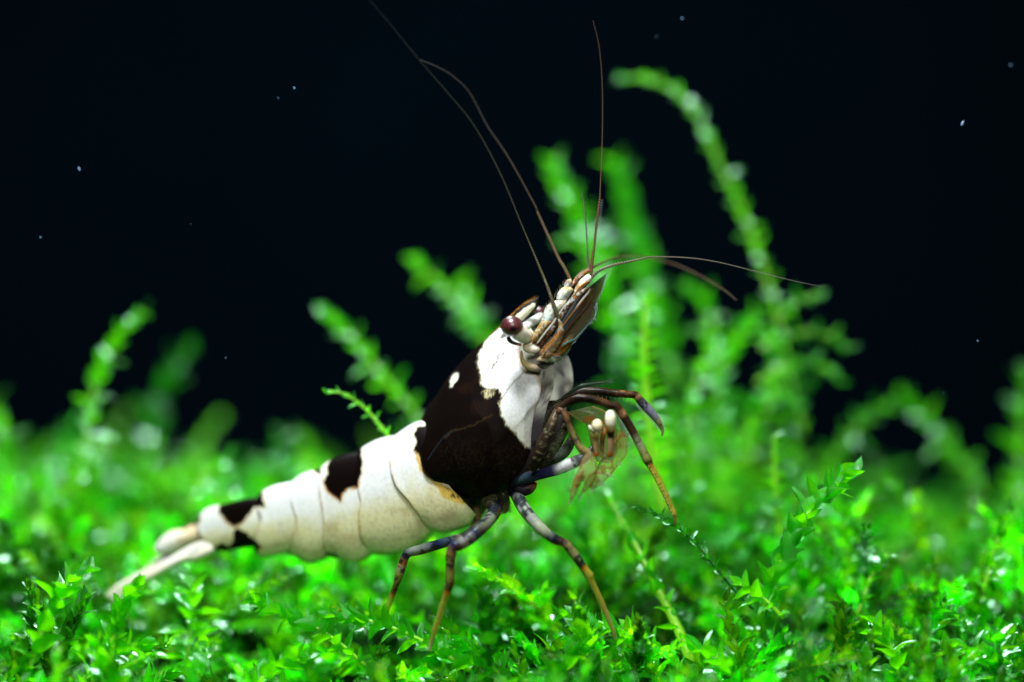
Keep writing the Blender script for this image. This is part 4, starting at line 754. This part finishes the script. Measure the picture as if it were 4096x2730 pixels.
claw('claw_finger', [(930, 1040), (900, 1130), (860, 1190), (880, 1235)], [(1070, 1090), (1030, 1130), (980, 1180), (885, 1238)], -.42, .03, ccol(np.array([.45, .30, .22]), GR, .6, .35, .54, 52))
claw('claw_arm', [(850, 640), (870, 760), (900, 880), (940, 960)], [(1130, 640), (1130, 760), (1120, 880), (1080, 980)], -.36, .05, ccol(np.array([.34, .28, .12]), (.5, .5, .42), .62, .7, .55, 60))
claw('claw_arm', [(640, 480), (760, 560), (860, 620), (900, 700)], [(900, 420), (1010, 470), (1060, 560), (1080, 680)], -.22, .05, ccol(np.array([.12, .14, .05]), (.16, .16, .06), .8, .7, .55, 65))
claw('claw_arm', [(1150, 560), (1160, 640), (1190, 720)], [(1250, 590), (1275, 650), (1230, 730)], -.30, .04, ccol(np.array([.24, .26, .22]), (.45, .4, .28), .7, .7, .6, 66))
def knob(pts, st):
    part_limb('claw_knob', z3(*pts), st, mat=M_BODY, sides=20, n=70)
knob([(940, 580, -.5, 18.0), (938, 595, -.52, 24.0), (938, 625, -.52, 25.0), (935, 665, -.5, 14.0), (925, 720, -.48, 14.0), (925, 800, -.46, 13.3), (935, 900, -.44, 10.9)], cols((0, (.82, .72, .46, 1)), (.24, (.80, .70, .42, 1)), (.33, (.42, .34, .12, 1)), (.45, (.14, .07, .02, 1)), (.6, (.36, .27, .11, 1)), (.85, (.42, .30, .14, 1)), (.93, (.50, .16, .02, 1)), (1, (.3, .08, .01, 1))))
knob([(1065, 495, -.52, 15.0), (1065, 505, -.54, 22.0), (1066, 540, -.55, 25.0), (1068, 580, -.55, 25.0), (1070, 630, -.54, 22.0), (1070, 700, -.52, 17.2), (1068, 800, -.5, 15.6), (1062, 900, -.47, 13.3)], cols((0, (.88, .82, .60, 1)), (.2, (.85, .82, .64, 1)), (.28, (.45, .38, .18, 1)), (.38, (.35, .2, .05, 1)), (.43, (.01, .008, .006, 1)), (.55, (.012, .01, .008, 1)), (.6, (.34, .22, .1, 1)), (.85, (.42, .27, .14, 1)), (.94, (.50, .15, .02, 1)), (1, (.3, .08, .01, 1))))
part_limb('claw_arm', z3((1010, 620, -.46, 8), (1005, 680, -.5, 12), (990, 730, -.48, 12), (985, 850, -.45, 8)), cols((0, (.10, .05, .02, 1)), (.3, (.45, .2, .03, 1)), (.6, (.12, .06, .02, 1)), (1, (.4, .25, .12, 1))), sides=12)
part_limb('claw_arm', z3((860, 610, -.42, 5), (880, 640, -.44, 10), (930, 690, -.44, 10)), cols((0, (.85, .85, .8, 1)), (1, (.5, .45, .25, 1))), sides=10)
t = MB()
for fx, fy, dx, dy in ((668, 1350, -6, 34), (680, 1240, -34, -10), (765, 1300, 10, 34), (882, 1236, 20, 34), (980, 1180, 34, 20), (1062, 1110, 40, 14), (800, 920, -22, 6), (1228, 800, 26, -6), (1150, 990, 30, 20)):
    for k in range(9):
        b = z3((fx + random.uniform(-16, 16), fy + random.uniform(-26, 10)))[0]; e = (b[0] + (dx + random.uniform(-12, 12)) / 2.4, b[1] + (dy + random.uniform(-10, 14)) / 2.4); hairs(t, [P(*b, -.5)], [P(*e, -.52)], .003, (.30, .34, .26, .9))
t.build('bristles', M_HAIR, cl)
# feathery limb above the raised legs
p = z3((560, 400, -.05, 6), (640, 320, -.08, 8), (760, 240, -.1, 9), (870, 212, -.1, 8), (1000, 195, -.1, 4))
l = part_limb('feather_limb', p, cols((0, (.03, .04, .03, 1)), (.5, (.04, .09, .05, .9)), (1, (.05, .10, .06, .9))), sides=10)
legbr(l, p, 46, 12, (.05, .10, .06, 1), both=True, r=.0035)
t = MB(); b = z3((1000, 195))[0]
for k in range(14): e = z3((1000 + random.uniform(60, 130), 195 + random.uniform(-70, 30)))[0]; hairs(t, [P(*b, -.1)], [P(*e, -.12)], .004, (.05, .09, .06, 1))
t.build('bristles', M_HAIR, l)
# leg roots beneath the carapace
for pts, st in (([(1010, 200, .1, 40), (1030, 280, .0, 38), (1060, 330, -.05, 30)], cols((0, DK), (.6, (.05, .05, .02, 1)), (1, (.03, .03, .03, 1)))),
                ([(1100, 180, .1, 34), (1130, 250, .05, 30), (1145, 310, .05, 22), (1140, 370, .05, 12)], cols((0, DK), (.7, (.04, .05, .02, 1)), (1, (.12, .16, .04, .9)))),
                ([(930, 240, .25, 30), (935, 330, .22, 24), (940, 420, .2, 20)], cols((0, (.3, .28, .1, 1)), (1, (.14, .07, .02, 1)))),
                ([(1180, 60, .0, 50), (1240, 120, .0, 50), (1330, 110, -.05, 36)], cols((0, DK), (1, (.03, .04, .05, 1))))):
    o = part_limb('leg_root', z6(*pts), st, blotch=[((.15, .14, .05), .62, 12, 3)], n=50, sides=16)
p = z6((1130, 300, .0, 20), (1150, 370, .0, 10)); legbr(o, [q for q in p], 22, 14, (.08, .10, .04, 1), both=True)

# ------------------------------------------------------------------ drifting specks
MSP = plain('pale_speck', (.16, .30, .5), .5, 5, .2, .5)
spk = [(1568, 43, .5, .011, 'small dim blue speck floating at the top right of the long upright feeler'),
       (676, 203, .2, .0125, 'pale blue speck in dark water left of the antenna tips'),
       (182, 389, .2, .0125, 'pale elongated speck in dark water above the far left moss'),
       (93, 546, .2, .011, 'tiny white speck near the left edge in dark water'),
       (639, 226, .3, .007, 'faintest speck just below the pale one left of the antenna tips'),
       (2212, 284, .1, .017, 'bright bluish sliver in dark water at upper right'),
       (2247, 784, .1, .011, 'small white speck in dark water above right moss'),
       (2323, 150, .6, .012, 'dim violet blurred speck near the upper right corner'),
       (2167, 904, .1, .006, 'tiny speck over the dark gap at right above the moss'),
       (519, 823, .1, .008, 'tiny white speck in dark water above the tail'),
       (438, 516, .1, .005, 'minute speck in open dark water on the left side'),
       (1508, 85, .6, .006, 'minute speck below the dim blue one at the top'),
       (373, 972, .1, .007, 'tiny speck in front of blurred moss at left')]
for i, (x, y, d, r, lab) in enumerate(spk):
    mb = MB(); q = P(x * 1.7407, y * 1.7407, d); ball(mb, (0, 0, 0), r * .7, (1, 1, 1, 1), 8, (1, 1, 2.4) if 'sliver' in lab or 'elongated' in lab else (1, 1, 1.1))
    o = mb.build('floating_speck', MSP); o.location = Vector([float(a) for a in q]); o.rotation_euler = (0, .4 if i % 2 else -.4, 0)
    tag(o, lab, 'speck', 'specks drifting in the water')
